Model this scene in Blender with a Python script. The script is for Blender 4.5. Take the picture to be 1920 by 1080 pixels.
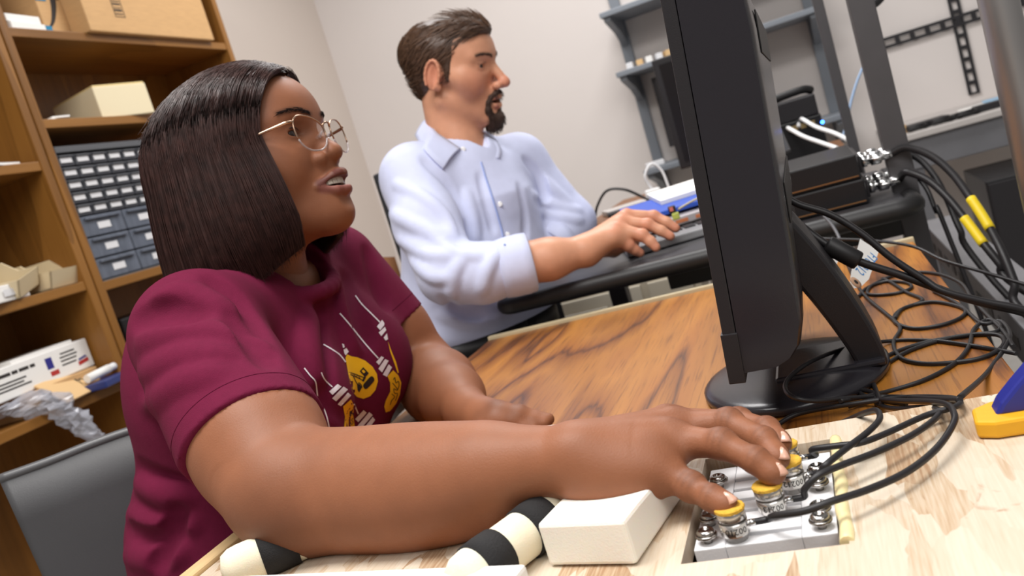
import bpy, bmesh, math, random
import numpy as np
from mathutils import Vector, Matrix, Quaternion
from mathutils.bvhtree import BVHTree
from mathutils.geometry import delaunay_2d_cdt

for _o in list(bpy.data.objects):
    bpy.data.objects.remove(_o, do_unlink=True)
SC = bpy.context.scene
COL = SC.collection

# ------------------------------------------------------------------ camera
YAW, PIT, ROL, FPX = -0.3617, 0.1286, 0.2976, 1613.0
CAM = np.array([0.0, 0.0, 1.02])
_cy, _sy, _cp, _sp = math.cos(YAW), math.sin(YAW), math.cos(PIT), math.sin(PIT)
FW = np.array([_sy*_cp, _cy*_cp, -_sp]); _r = np.array([_cy, -_sy, 0.0]); _u = np.cross(_r, FW)
RT = _r*math.cos(ROL) - _u*math.sin(ROL); UP = _r*math.sin(ROL) + _u*math.cos(ROL)
cam_d = bpy.data.cameras.new('camera'); cam_o = bpy.data.objects.new('camera', cam_d); COL.objects.link(cam_o)
cam_o.matrix_world = Matrix(((RT[0], UP[0], -FW[0], CAM[0]), (RT[1], UP[1], -FW[1], CAM[1]), (RT[2], UP[2], -FW[2], CAM[2]), (0, 0, 0, 1)))
cam_d.sensor_width = 36.0; cam_d.lens = FPX/1920*36.0; cam_d.clip_start = 0.02
cam_d.dof.use_dof = True; cam_d.dof.focus_distance = 0.68; cam_d.dof.aperture_fstop = 10.0
SC.camera = cam_o

# ------------------------------------------------------------------ light
W = bpy.data.worlds.new('world'); SC.world = W; W.use_nodes = True
W.node_tree.nodes['Background'].inputs[0].default_value = (1.0, 0.97, 0.94, 1); W.node_tree.nodes['Background'].inputs[1].default_value = 0.18
def area(name, loc, target, size, power, color):
    d = bpy.data.lights.new(name, 'AREA'); d.shape = 'RECTANGLE'; d.size, d.size_y = size; d.energy = power; d.color = color
    o = bpy.data.objects.new(name, d); COL.objects.link(o); o.location = loc
    o.rotation_euler = (Vector(target) - Vector(loc)).to_track_quat('-Z', 'Y').to_euler()
    return o
area('ceiling_panel_light', (-0.50, 0.35, 2.75), (-0.50, 0.35, 0), (1.3, 0.7), 40, (1.0, 0.975, 0.95))
area('ceiling_panel_light', (-0.5, 2.6, 2.75), (-0.5, 2.6, 0), (1.3, 0.7), 35, (1.0, 0.98, 0.97))
area('ceiling_panel_light', (0.7, -0.9, 2.70), (0.2, 0.1, 0.6), (1.6, 1.2), 21, (1.0, 0.975, 0.95))
SC.view_settings.view_transform = 'Standard'; SC.view_settings.look = 'None'; SC.view_settings.gamma = 1.0
SC.view_settings.use_curve_mapping = False; SC.view_settings.exposure = 0.45

# ------------------------------------------------------------------ pixel rays to real places (planes of the room)
def ray(x, y): return FW + RT*((x-960)/FPX) - UP*((y-540)/FPX)
def P(x, y, d): return CAM + ray(x, y)*d
def onz(x, y, z):
    v = ray(x, y); return CAM + v*((z-CAM[2])/v[2])
def ony(x, y, Y):
    v = ray(x, y); return CAM + v*((Y-CAM[1])/v[1])
def onx(x, y, X):
    v = ray(x, y); return CAM + v*((X-CAM[0])/v[0])

# ------------------------------------------------------------------ materials
def srgb(r, g, b):
    f = lambda c: (c/12.92 if c <= .04045 else ((c+.055)/1.055)**2.4)
    return (f(r/255), f(g/255), f(b/255), 1.0)
MATS = {}
def mat(name, col, rough=.5, metal=0., bump=0., bscale=60., var=0., vscale=8., spec=.5, stretch=(1, 1, 1), trans=0., alpha=1., sheen=0., sss=0., emit=0., coat=0., vcol=False, ior=1.45, distort=0.):
    if name in MATS: return MATS[name]
    m = bpy.data.materials.new(name); m.use_nodes = True; nt = m.node_tree; N = nt.nodes; L = nt.links
    b = N['Principled BSDF']
    b.inputs['Base Color'].default_value = col; b.inputs['Roughness'].default_value = rough; b.inputs['Metallic'].default_value = metal
    b.inputs['Specular IOR Level'].default_value = spec; b.inputs['IOR'].default_value = ior
    if trans: b.inputs['Transmission Weight'].default_value = trans
    if alpha < 1: b.inputs['Alpha'].default_value = alpha
    if sheen: b.inputs['Sheen Weight'].default_value = sheen; b.inputs['Sheen Roughness'].default_value = .4
    if coat: b.inputs['Coat Weight'].default_value = coat; b.inputs['Coat Roughness'].default_value = .15
    if sss:
        b.inputs['Subsurface Weight'].default_value = sss; b.inputs['Subsurface Scale'].default_value = .004
        b.inputs['Subsurface Radius'].default_value = (1.0, .35, .2)
    if emit:
        b.inputs['Emission Color'].default_value = col; b.inputs['Emission Strength'].default_value = emit
    src = None
    if vcol:
        a = N.new('ShaderNodeVertexColor'); a.layer_name = 'Col'; src = a.outputs['Color']
    if bump or var:
        tc = N.new('ShaderNodeTexCoord'); mp = N.new('ShaderNodeMapping'); mp.inputs['Scale'].default_value = stretch
        L.new(tc.outputs['Object'], mp.inputs['Vector'])
    if var:
        n = N.new('ShaderNodeTexNoise'); n.inputs['Scale'].default_value = vscale; n.inputs['Detail'].default_value = 6; n.inputs['Distortion'].default_value = distort
        L.new(mp.outputs['Vector'], n.inputs['Vector'])
        mr = N.new('ShaderNodeMapRange'); mr.inputs['From Min'].default_value = .3; mr.inputs['From Max'].default_value = .7
        mr.inputs['To Min'].default_value = 1-var; mr.inputs['To Max'].default_value = 1+var
        L.new(n.outputs['Fac'], mr.inputs['Value'])
        mx = N.new('ShaderNodeVectorMath'); mx.operation = 'SCALE'
        if src is not None: L.new(src, mx.inputs[0])
        else: mx.inputs[0].default_value = col[:3]
        L.new(mr.outputs['Result'], mx.inputs['Scale']); src = mx.outputs['Vector']
    if src is not None: L.new(src, b.inputs['Base Color'])
    if bump:
        n2 = N.new('ShaderNodeTexNoise'); n2.inputs['Scale'].default_value = bscale; n2.inputs['Detail'].default_value = 5
        L.new(mp.outputs['Vector'], n2.inputs['Vector'])
        bp = N.new('ShaderNodeBump'); bp.inputs['Strength'].default_value = 1.0; bp.inputs['Distance'].default_value = bump
        L.new(n2.outputs['Fac'], bp.inputs['Height']); L.new(bp.outputs['Normal'], b.inputs['Normal'])
    MATS[name] = m
    return m

def ramp(N, stops):
    r = N.new('ShaderNodeValToRGB'); e = r.color_ramp.elements
    while len(e) < len(stops): e.new(.5)
    for k, (p, c) in enumerate(stops): e[k].position = p; e[k].color = c
    return r

def wood(name, stops, axis='Y', scale=9., dist=6., stretch=.12, rough=.35, coat=.0, fine=.25):
    m = bpy.data.materials.new(name); m.use_nodes = True; nt = m.node_tree; N = nt.nodes; L = nt.links; b = N['Principled BSDF']
    tc = N.new('ShaderNodeTexCoord'); mp = N.new('ShaderNodeMapping')
    mp.inputs['Scale'].default_value = tuple(stretch if a == axis else 1.0 for a in 'XYZ')
    L.new(tc.outputs['Object'], mp.inputs['Vector'])
    n1 = N.new('ShaderNodeTexNoise'); n1.inputs['Scale'].default_value = scale*.45; n1.inputs['Detail'].default_value = 2.5; n1.inputs['Distortion'].default_value = .7
    L.new(mp.outputs['Vector'], n1.inputs['Vector'])
    k = N.new('ShaderNodeMath'); k.operation = 'MULTIPLY'; k.inputs[1].default_value = dist; L.new(n1.outputs['Fac'], k.inputs[0])
    s = N.new('ShaderNodeMath'); s.operation = 'FRACT'; L.new(k.outputs[0], s.inputs[0])
    n2 = N.new('ShaderNodeTexNoise'); n2.inputs['Scale'].default_value = scale*14; n2.inputs['Detail'].default_value = 4
    mp2 = N.new('ShaderNodeMapping'); mp2.inputs['Scale'].default_value = tuple(stretch*.35 if a == axis else 1.0 for a in 'XYZ')
    L.new(tc.outputs['Object'], mp2.inputs['Vector']); L.new(mp2.outputs['Vector'], n2.inputs['Vector'])
    mx = N.new('ShaderNodeMix'); mx.data_type = 'FLOAT'; mx.inputs[0].default_value = fine
    L.new(s.outputs[0], mx.inputs[2]); L.new(n2.outputs['Fac'], mx.inputs[3])
    r = ramp(N, stops); L.new(mx.outputs[0], r.inputs['Fac']); L.new(r.outputs['Color'], b.inputs['Base Color'])
    b.inputs['Roughness'].default_value = rough; b.inputs['Coat Weight'].default_value = coat; b.inputs['Coat Roughness'].default_value = .2
    bp = N.new('ShaderNodeBump'); bp.inputs['Distance'].default_value = .0004; L.new(n2.outputs['Fac'], bp.inputs['Height']); L.new(bp.outputs['Normal'], b.inputs['Normal'])
    MATS[name] = m
    return m

# ------------------------------------------------------------------ mesh building
def npv(v): return np.asarray(v, float)
class MB:
    def __init__(s): s.v = []; s.f = []; s.sm = []
    def add(s, V, F, smooth=False):
        o = len(s.v); s.v.extend([tuple(map(float, p)) for p in V]); s.f.extend([tuple(i+o for i in f) for f in F]); s.sm.extend([smooth]*len(F)); return s
    def frame(s, c, ax, ay, az, lo, hi, bev=0.):
        c, ax, ay, az = map(npv, (c, ax, ay, az))
        bm = bmesh.new(); bmesh.ops.create_cube(bm, size=1)
        for q in bm.verts: q.co = Vector((lo[0]+(q.co.x+.5)*(hi[0]-lo[0]), lo[1]+(q.co.y+.5)*(hi[1]-lo[1]), lo[2]+(q.co.z+.5)*(hi[2]-lo[2])))
        if bev: bmesh.ops.bevel(bm, geom=list(bm.edges), offset=bev, segments=2, profile=.6, affect='EDGES')
        bm.verts.index_update()
        V = [c+ax*q.co.x+ay*q.co.y+az*q.co.z for q in bm.verts]; F = [[q.index for q in f.verts] for f in bm.faces]; bm.free()
        if np.dot(np.cross(ax, ay), az) < 0: F = [f[::-1] for f in F]
        return s.add(V, F)
    def box(s, lo, hi, bev=0.):
        lo2 = [min(a, b) for a, b in zip(lo, hi)]; hi2 = [max(a, b) for a, b in zip(lo, hi)]
        return s.frame((0, 0, 0), (1, 0, 0), (0, 1, 0), (0, 0, 1), lo2, hi2, bev)
    def cbox(s, c, size, rotz=0., bev=0., R=None):
        if R is None: R = Matrix.Rotation(rotz, 3, 'Z')
        a = [npv(R @ Vector(e)) for e in ((1, 0, 0), (0, 1, 0), (0, 0, 1))]
        h = npv(size)/2
        return s.frame(c, a[0], a[1], a[2], -h, h, bev)
    def tube(s, pts, rad, seg=10, smooth=True, caps=True, squash=None):
        pts = [npv(p) for p in pts]; n = len(pts)
        if np.isscalar(rad): rad = [rad]*n
        t0 = pts[1]-pts[0]; t0 = t0/np.linalg.norm(t0)
        up = npv((0, 0, 1)) if abs(t0[2]) < .9 else npv((1, 0, 0))
        nx = np.cross(up, t0); nx /= np.linalg.norm(nx)
        V = []; 
        for i in range(n):
            t = pts[min(i+1, n-1)]-pts[max(i-1, 0)]; t = t/(np.linalg.norm(t)+1e-12)
            nx = nx-t*np.dot(nx, t); nx /= np.linalg.norm(nx); ny = np.cross(t, nx)
            for k in range(seg):
                a = 2*math.pi*k/seg
                V.append(pts[i]+(nx*math.cos(a)+ny*math.sin(a)*(squash or 1))*rad[i])
        F = [(i*seg+k, i*seg+(k+1) % seg, (i+1)*seg+(k+1) % seg, (i+1)*seg+k) for i in range(n-1) for k in range(seg)]
        s.add(V, F, smooth)
        if caps:
            o = len(s.v)-len(V)
            s.f.append(tuple(o+k for k in range(seg))[::-1]); s.sm.append(False)
            s.f.append(tuple(o+(n-1)*seg+k for k in range(seg))); s.sm.append(False)
        return s
    def lathe(s, base, axis, prof, seg=28, smooth=True):
        base = npv(base); az = npv(axis); az = az/np.linalg.norm(az)
        up = npv((0, 0, 1)) if abs(az[2]) < .9 else npv((1, 0, 0))
        ax = np.cross(up, az); ax /= np.linalg.norm(ax); ay = np.cross(az, ax)
        V = [base+az*z+(ax*math.cos(2*math.pi*k/seg)+ay*math.sin(2*math.pi*k/seg))*r for r, z in prof for k in range(seg)]
        n = len(prof)
        F = [(i*seg+k, i*seg+(k+1) % seg, (i+1)*seg+(k+1) % seg, (i+1)*seg+k) for i in range(n-1) for k in range(seg)]
        s.add(V, F, smooth); o = len(s.v)-len(V)
        s.f.append(tuple(o+k for k in range(seg))[::-1]); s.sm.append(False)
        s.f.append(tuple(o+(n-1)*seg+k for k in range(seg))); s.sm.append(False)
        return s
    def prism(s, pts, vec, smooth=False):
        pts = [npv(p) for p in pts]; vec = npv(vec); n = len(pts)
        nrm = sum((np.cross(pts[i]-pts[0], pts[(i+1) % n]-pts[0]) for i in range(1, n-1)), np.zeros(3))
        if np.dot(nrm, vec) > 0: pts = pts[::-1]
        V = pts+[p+vec for p in pts]
        F = [tuple(range(n)), tuple(range(2*n-1, n-1, -1))]+[(i, i+n, (i+1) % n+n, (i+1) % n) for i in range(n)]
        return s.add(V, F, smooth)
    def build(s, name, m, parent=None, loc=None, bevel=0.):
        me = bpy.data.meshes.new(name)
        V = np.array(s.v)
        if parent is not None:
            q = parent
            while q.parent: q = q.parent
            off = npv(q.location)
        else:
            off = npv(loc) if loc is not None else np.array([(V[:, 0].min()+V[:, 0].max())/2, (V[:, 1].min()+V[:, 1].max())/2, V[:, 2].min()])
        me.from_pydata([tuple(p) for p in V-off], [], s.f); me.validate()
        me.polygons.foreach_set('use_smooth', s.sm[:len(me.polygons)]); me.update()
        me.materials.append(m)
        o = bpy.data.objects.new(name, me); COL.objects.link(o)
        if parent is not None: o.parent = parent
        else: o.location = off
        if bevel:
            md = o.modifiers.new('bevel', 'BEVEL'); md.width = bevel; md.segments = 2; md.limit_method = 'ANGLE'
        return o
def thing(name, label, cat, loc=(0, 0, 0), group=None):
    o = bpy.data.objects.new(name, None); COL.objects.link(o); o.location = tuple(map(float, loc)); o.empty_display_size = .05
    return tag(o, label, cat, group)
def tag(o, label, cat, group=None):
    o['label'] = label; o['category'] = cat
    if group: o['group'] = group
    return o
def struct(o): o['kind'] = 'structure'; return o
def cr(pts, n=8, closed=False):
    pts = [npv(p) for p in pts]; m = len(pts); out = []
    g = lambda i: pts[i % m] if closed else pts[max(0, min(m-1, i))]
    for i in range(m if closed else m-1):
        p0, p1, p2, p3 = g(i-1), g(i), g(i+1), g(i+2)
        for k in range(n):
            t = k/n
            out.append(.5*((2*p1)+(-p0+p2)*t+(2*p0-5*p1+4*p2-p3)*t*t+(-p0+3*p1-3*p2+p3)*t**3))
    out.append(g(m) if closed else pts[-1])
    return out
def text_mesh(txt, origin, ax, ay, size, name, m, parent, align='LEFT', lift=.0004):
    c = bpy.data.curves.new('t', 'FONT'); c.body = txt; c.size = size; c.align_x = align; c.resolution_u = 2
    to = bpy.data.objects.new('t', c); COL.objects.link(to)
    bpy.context.view_layer.update()
    me0 = to.to_mesh(); V = [tuple(v.co) for v in me0.vertices]; F = [tuple(p.vertices) for p in me0.polygons]; to.to_mesh_clear()
    bpy.data.objects.remove(to, do_unlink=True)
    ax = npv(ax)/np.linalg.norm(ax); ay = npv(ay)/np.linalg.norm(ay); nz = np.cross(ax, ay)
    mb = MB(); mb.add([npv(origin)+ax*v[0]+ay*v[1]+nz*lift for v in V], F)
    return mb.build(name, m, parent)
def table_wood():
    m = bpy.data.materials.new('table_laminate'); m.use_nodes = True; nt = m.node_tree; N = nt.nodes; L = nt.links; b = N['Principled BSDF']
    tc = N.new('ShaderNodeTexCoord')
    def mapped(sc):
        mp = N.new('ShaderNodeMapping'); mp.inputs['Scale'].default_value = sc; L.new(tc.outputs['Object'], mp.inputs['Vector']); return mp.outputs['Vector']
    # slow swirl field whose level lines are the growth rings
    n1 = N.new('ShaderNodeTexNoise'); n1.inputs['Scale'].default_value = 1.0; n1.inputs['Detail'].default_value = 2.0; n1.inputs['Distortion'].default_value = .5; L.new(mapped((3.6, .62, 1)), n1.inputs['Vector'])
    n1b = N.new('ShaderNodeTexNoise'); n1b.inputs['Scale'].default_value = 1.0; n1b.inputs['Detail'].default_value = 5.0; L.new(mapped((46, 2.2, 1)), n1b.inputs['Vector'])
    k = N.new('ShaderNodeMath'); k.operation = 'MULTIPLY'; k.inputs[1].default_value = 10.; L.new(n1.outputs['Fac'], k.inputs[0])
    k2 = N.new('ShaderNodeMath'); k2.operation = 'MULTIPLY_ADD'; k2.inputs[1].default_value = .9; L.new(n1b.outputs['Fac'], k2.inputs[0]); L.new(k.outputs[0], k2.inputs[2])
    fr = N.new('ShaderNodeMath'); fr.operation = 'FRACT'; L.new(k2.outputs[0], fr.inputs[0])
    r1 = ramp(N, [(0., srgb(100, 56, 18)), (.08, srgb(134, 80, 28)), (.45, srgb(168, 110, 42)), (.80, srgb(154, 95, 34)), (.93, srgb(116, 66, 22)), (1., srgb(80, 44, 16))]); L.new(fr.outputs[0], r1.inputs['Fac'])
    # broad light and dark zones
    n2 = N.new('ShaderNodeTexNoise'); n2.inputs['Scale'].default_value = 1.0; n2.inputs['Detail'].default_value = 3; L.new(mapped((9, 1.1, 1)), n2.inputs['Vector'])
    r2 = ramp(N, [(.28, (.80, .76, .70, 1)), (.50, (1.02, 1.02, 1.0, 1)), (.70, (1.25, 1.24, 1.18, 1))]); L.new(n2.outputs['Fac'], r2.inputs['Fac'])
    m1 = N.new('ShaderNodeMix'); m1.data_type = 'RGBA'; m1.blend_type = 'MULTIPLY'; m1.inputs[0].default_value = 1; L.new(r1.outputs['Color'], m1.inputs[6]); L.new(r2.outputs['Color'], m1.inputs[7])
    # pores: short dark dashes along the grain
    n3 = N.new('ShaderNodeTexNoise'); n3.inputs['Scale'].default_value = 1.0; n3.inputs['Detail'].default_value = 3; L.new(mapped((420, 14, 1)), n3.inputs['Vector'])
    r3 = ramp(N, [(.30, (.50, .44, .38, 1)), (.46, (1, 1, 1, 1))]); L.new(n3.outputs['Fac'], r3.inputs['Fac'])
    m2 = N.new('ShaderNodeMix'); m2.data_type = 'RGBA'; m2.blend_type = 'MULTIPLY'; m2.inputs[0].default_value = .8; L.new(m1.outputs[2], m2.inputs[6]); L.new(r3.outputs['Color'], m2.inputs[7])
    L.new(m2.outputs[2], b.inputs['Base Color']); b.inputs['Roughness'].default_value = .40; b.inputs['Coat Weight'].default_value = .10; b.inputs['Coat Roughness'].default_value = .2
    return m
# ------------------------------------------------------------------ shared materials
M_wall = mat('wall_paint', srgb(222, 215, 211), .8, var=.015, vscale=2, bump=.0004, bscale=180)
M_wall_l = mat('wall_paint_warm', srgb(212, 200, 190), .8, var=.015, vscale=2, bump=.0004, bscale=180)
M_floor = mat('floor_tile', srgb(190, 186, 180), .4, var=.06, vscale=30)
M_oak = wood('oak_veneer', [(0., srgb(92, 58, 20)), (.45, srgb(132, 88, 36)), (1., srgb(152, 105, 48))], axis='Z', scale=7, dist=5, stretch=.1, rough=.42, fine=.6)
M_oak_h = wood('oak_veneer_shelf', [(0., srgb(92, 58, 20)), (.45, srgb(132, 88, 36)), (1., srgb(152, 105, 48))], axis='Y', scale=7, dist=5, stretch=.1, rough=.42, fine=.6)
M_table = table_wood()
M_edge = mat('beige_edging', srgb(186, 172, 140), .5, var=.04, vscale=40)
M_blk = mat('black_plastic', srgb(36, 34, 37), .42, bump=.00012, bscale=900)
M_blk_s = mat('black_plastic_satin', srgb(40, 38, 43), .24, bump=.00006, bscale=900)
M_blk_rub = mat('black_rubber', srgb(31, 30, 31), .48)
M_blk_met = mat('black_metal', srgb(26, 25, 27), .38)
M_dgrey = mat('dark_grey_steel', srgb(84, 82, 84), .45, .3, var=.05, vscale=20)
M_mgrey = mat('grey_steel', srgb(128, 128, 132), .42, .3, var=.06, vscale=14)
M_shelfgrey = mat('shelf_grey', srgb(126, 132, 140), .45, .2)
M_alu = mat('brushed_aluminium', srgb(168, 165, 164), .38, .75, var=.12, vscale=14, stretch=(1, 1, .08), bump=.0002, bscale=120)
M_chrome = mat('nickel_plate', srgb(214, 214, 214), .18, 1.)
M_steel = mat('screw_steel', srgb(176, 172, 168), .22, 1.)
M_white = mat('white_plastic', srgb(240, 240, 240), .4)
M_paper = mat('paper_white', srgb(236, 234, 230), .7)
M_card = mat('cardboard', srgb(196, 156, 108), .75, var=.05, vscale=25, bump=.0002, bscale=220, stretch=(1, 1, 6))
M_beigebox = mat('beige_card', srgb(222, 198, 140), .7)
M_ink = mat('black_ink', srgb(40, 36, 34), .6)
M_bluetape = mat('blue_tape', srgb(42, 128, 168), .35)
M_navy = mat('navy_ink', srgb(46, 46, 130), .5)
M_redink = mat('red_ink', srgb(178, 54, 52), .5)
M_bin = mat('bin_plastic', srgb(214, 196, 160), .45)
M_cabbeige = mat('beige_steel', srgb(202, 192, 172), .5)
M_grey_cab = mat('organizer_grey', srgb(88, 90, 94), .45)
M_drw_s = mat('small_drawer_plastic', srgb(66, 68, 74), .35)
M_drw_b = mat('clear_blue_drawer', srgb(98, 104, 116), .22, var=.18, vscale=30, stretch=(1, 2, .3))
M_lbl = mat('drawer_label', srgb(220, 220, 222), .6)
M_chairg = mat('charcoal_chair_plastic', srgb(72, 72, 74), .5, bump=.0002, bscale=700, var=.05, vscale=10)
M_foam = mat('cream_foam', srgb(250, 245, 234), .95, bump=.00025, bscale=900, sss=.25, spec=.2)
M_strap = mat('hook_and_loop_strap', srgb(34, 33, 34), .85, bump=.0005, bscale=900)
M_pine = mat('pine_strip', srgb(214, 184, 136), .6, var=.10, vscale=30, stretch=(6, .5, 6), bump=.0002, bscale=120)
M_cork = mat('mustard_felt_pad', srgb(218, 172, 62), .9, var=.14, vscale=420, bump=.0004, bscale=900)
M_yel = mat('yellow_sleeve', srgb(236, 206, 36), .45)
M_cable = mat('cable_black', srgb(33, 31, 33), .45)
M_bluef = mat('folder_blue', srgb(46, 84, 186), .4)
M_clampb = mat('clamp_blue', srgb(40, 46, 132), .38)
M_clampy = mat('clamp_yellow', srgb(226, 166, 30), .42, bump=.0003, bscale=160)
M_led = mat('blue_led', (0.02, .12, 1., 1), .3, emit=14.)

def osb_material():
    m = bpy.data.materials.new('osb_board'); m.use_nodes = True; nt = m.node_tree; N = nt.nodes; L = nt.links; b = N['Principled BSDF']
    tc = N.new('ShaderNodeTexCoord')
    cols = None
    for k, (rot, sc) in enumerate(((.5, (46, 13, 26)), (1.35, (52, 12, 30)), (-.45, (42, 14, 24)))):
        mp = N.new('ShaderNodeMapping'); mp.inputs['Rotation'].default_value = (0, 0, rot); mp.inputs['Scale'].default_value = sc; mp.inputs['Location'].default_value = (k*3.1, k*1.7, 0)
        L.new(tc.outputs['Object'], mp.inputs['Vector'])
        nz = N.new('ShaderNodeTexNoise'); nz.inputs['Scale'].default_value = .8; nz.inputs['Detail'].default_value = 3
        L.new(mp.outputs['Vector'], nz.inputs['Vector'])
        mxv = N.new('ShaderNodeVectorMath'); mxv.operation = 'MULTIPLY_ADD'; mxv.inputs[1].default_value = (.7, .7, 0)
        L.new(nz.outputs['Color'], mxv.inputs[0]); L.new(mp.outputs['Vector'], mxv.inputs[2])
        vo = N.new('ShaderNodeTexVoronoi'); vo.distance = 'CHEBYCHEV'; vo.inputs['Scale'].default_value = 1.0; vo.voronoi_dimensions = '2D'
        L.new(mxv.outputs[0], vo.inputs['Vector'])
        sp = N.new('ShaderNodeSeparateColor'); L.new(vo.outputs['Color'], sp.inputs[0])
        gr = N.new('ShaderNodeTexNoise'); gr.inputs['Scale'].default_value = 3.; gr.inputs['Detail'].default_value = 5
        mp2 = N.new('ShaderNodeMapping'); mp2.inputs['Rotation'].default_value = (0, 0, rot); mp2.inputs['Scale'].default_value = (210, 10, 1)
        L.new(tc.outputs['Object'], mp2.inputs['Vector']); L.new(mp2.outputs['Vector'], gr.inputs['Vector'])
        ad = N.new('ShaderNodeMath'); ad.operation = 'MULTIPLY_ADD'; ad.inputs[1].default_value = .46; L.new(gr.outputs['Fac'], ad.inputs[0])
        sc2 = N.new('ShaderNodeMath'); sc2.operation = 'MULTIPLY'; sc2.inputs[1].default_value = .34; L.new(sp.outputs[0], sc2.inputs[0]); L.new(sc2.outputs[0], ad.inputs[2])
        rp = ramp(N, [(.18, srgb(160, 126, 94)), (.29, srgb(186, 161, 132)), (.41, srgb(201, 184, 162)), (.58, srgb(208, 195, 176)), (.88, srgb(216, 206, 192))]); L.new(ad.outputs[0], rp.inputs['Fac'])
        if cols is None: cols = rp.outputs['Color']
        else:
            gt = N.new('ShaderNodeMath'); gt.operation = 'GREATER_THAN'; gt.inputs[1].default_value = .55; L.new(sp.outputs[1], gt.inputs[0])
            mx = N.new('ShaderNodeMix'); mx.data_type = 'RGBA'; L.new(gt.outputs[0], mx.inputs[0]); L.new(cols, mx.inputs[6]); L.new(rp.outputs['Color'], mx.inputs[7]); cols = mx.outputs[2]
    # sparse dark specks
    n3 = N.new('ShaderNodeTexNoise'); n3.inputs['Scale'].default_value = 34; n3.inputs['Detail'].default_value = 6; n3.inputs['Distortion'].default_value = 1.2; L.new(tc.outputs['Object'], n3.inputs['Vector'])
    r3 = ramp(N, [(.66, (0, 0, 0, 1)), (.72, (1, 1, 1, 1))]); L.new(n3.outputs['Fac'], r3.inputs['Fac'])
    mx = N.new('ShaderNodeMix'); mx.data_type = 'RGBA'; mx.inputs[7].default_value = srgb(150, 100, 56)
    mm = N.new('ShaderNodeMath'); mm.operation = 'MULTIPLY'; mm.inputs[1].default_value = .55; L.new(r3.outputs['Color'], mm.inputs[0]); L.new(mm.outputs[0], mx.inputs[0])
    L.new(cols, mx.inputs[6]); L.new(mx.outputs[2], b.inputs['Base Color'])
    b.inputs['Roughness'].default_value = .6
    bp = N.new('ShaderNodeBump'); bp.inputs['Distance'].default_value = .0004; L.new(cols, bp.inputs['Height']); L.new(bp.outputs['Normal'], b.inputs['Normal'])
    MATS['osb'] = m; return m
M_osb = osb_material()

# ------------------------------------------------------------------ the room
WX, WY = -2.05, 3.95
struct(MB().box((WX-.1, -1.5, -.1), (3.0, WY+.1, 0)).build('floor', M_floor))
struct(MB().box((WX-.1, -1.5, 0), (WX, WY+.1, 2.8)).build('wall_left', M_wall_l))
struct(MB().box((WX, WY, 0), (3.0, WY+.1, 2.8)).build('wall_back', M_wall))

# ------------------------------------------------------------------ bookcases along the left wall
BX = -1.75
def bookcase(label, y0, y1, shelves, top=2.1):
    t = thing('bookcase', label, 'bookcase', ((BX+WX)/2, (y0+y1)/2, 0), 'oak bookcases along the left wall')
    MB().box((WX+.004, y0, 0), (BX, y0+.025, top), .002).build('side_panel', M_oak, t)
    MB().box((WX+.004, y1-.025, 0), (BX, y1, top), .002).build('side_panel', M_oak, t)
    MB().box((WX+.002, y0+.025, 0), (WX+.012, y1-.025, top)).build('back_panel', M_oak, t)
    for z in shelves:
        MB().box((WX+.012, y0+.025, z-.024), (BX-.003, y1-.025, z), .002).build('shelf', M_oak_h, t)
    return t
bookcase('oak bookcase nearer the camera holding beige bins and white cartons', .80, 1.729, [.12, .803, 1.073, 1.388, 1.72, 2.09])
bookcase('oak bookcase nearer the wall corner holding the cardboard box and drawer organizer', 1.735, 2.675, [.12, .66, 1.058, 1.494, 1.732, 2.09])

# shipping carton on the upper shelf
z1 = 1.732
bx = thing('shipping_carton', 'tan cardboard shipping carton with black curved arrow on the upper shelf', 'box', (-1.87, 2.3, z1))
MB().box((-2.0, 2.02, z1), (-1.735, 2.57, z1+.20), .004).build('carton_body', M_card, bx)
MB().box((-1.99, 1.93, z1), (-1.80, 2.018, z1+.17), .004).build('end_flap', M_card, bx)
# black smile-like arrow and barcode patch printed on the front face
arc = cr([(-1.7345, 2.0+.02, z1+.03), (-1.7345, 2.06, z1+.055), (-1.7345, 2.10, z1+.10), (-1.7345, 2.12, z1+.15)], 6)
arc = cr([(-1.7998, 1.940, z1+.020), (-1.7998, 1.965, z1+.045), (-1.7998, 1.985, z1+.085), (-1.7998, 1.995, z1+.125)], 6)
m = MB()
for i in range(len(arc)-1):
    w0 = .004+.008*i/len(arc); w1 = .004+.008*(i+1)/len(arc)
    m.add([arc[i]+npv((.0006, -w0, 0)), arc[i]+npv((.0006, w0, 0)), arc[i+1]+npv((.0006, w1, 0)), arc[i+1]+npv((.0006, -w1, 0))], [(0, 1, 2, 3)])
e = arc[-1]; m.add([e+npv((.0006, -.03, -.006)), e+npv((.0006, .016, -.02)), e+npv((.0006, .006, .03))], [(0, 1, 2)])
m.build('curved_arrow_print', M_ink, bx)
m = MB()
by0, bz0 = 2.135, z1+.055
for k in range(10):
    w = [.003, .006, .002, .005, .003, .006, .004, .002, .005, .003][k]
    m.box((-1.7346, by0+.004, bz0+k*.0095), (-1.7342, by0+.034, bz0+k*.0095+w))
m.box((-1.7346, by0, bz0-.006), (-1.7342, by0+.002, bz0+.10)); m.box((-1.7346, by0+.038, bz0-.006), (-1.7342, by0+.040, bz0+.10))
m.box((-1.7346, by0, bz0-.008), (-1.7342, by0+.040, bz0-.006)); m.box((-1.7346, by0, bz0+.10), (-1.7342, by0+.040, bz0+.102))
m.build('barcode_print', M_ink, bx)
MB().box((-1.7995, 1.9305, z1+.012), (-1.7985, 1.952, z1+.03)).build('blue_tape_strip', M_bluetape, bx)
MB().box((-1.80, 1.93, z1+.10), (-1.7985, 1.965, z1+.169)).build('blue_tape_strip', M_bluetape, bx)
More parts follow.
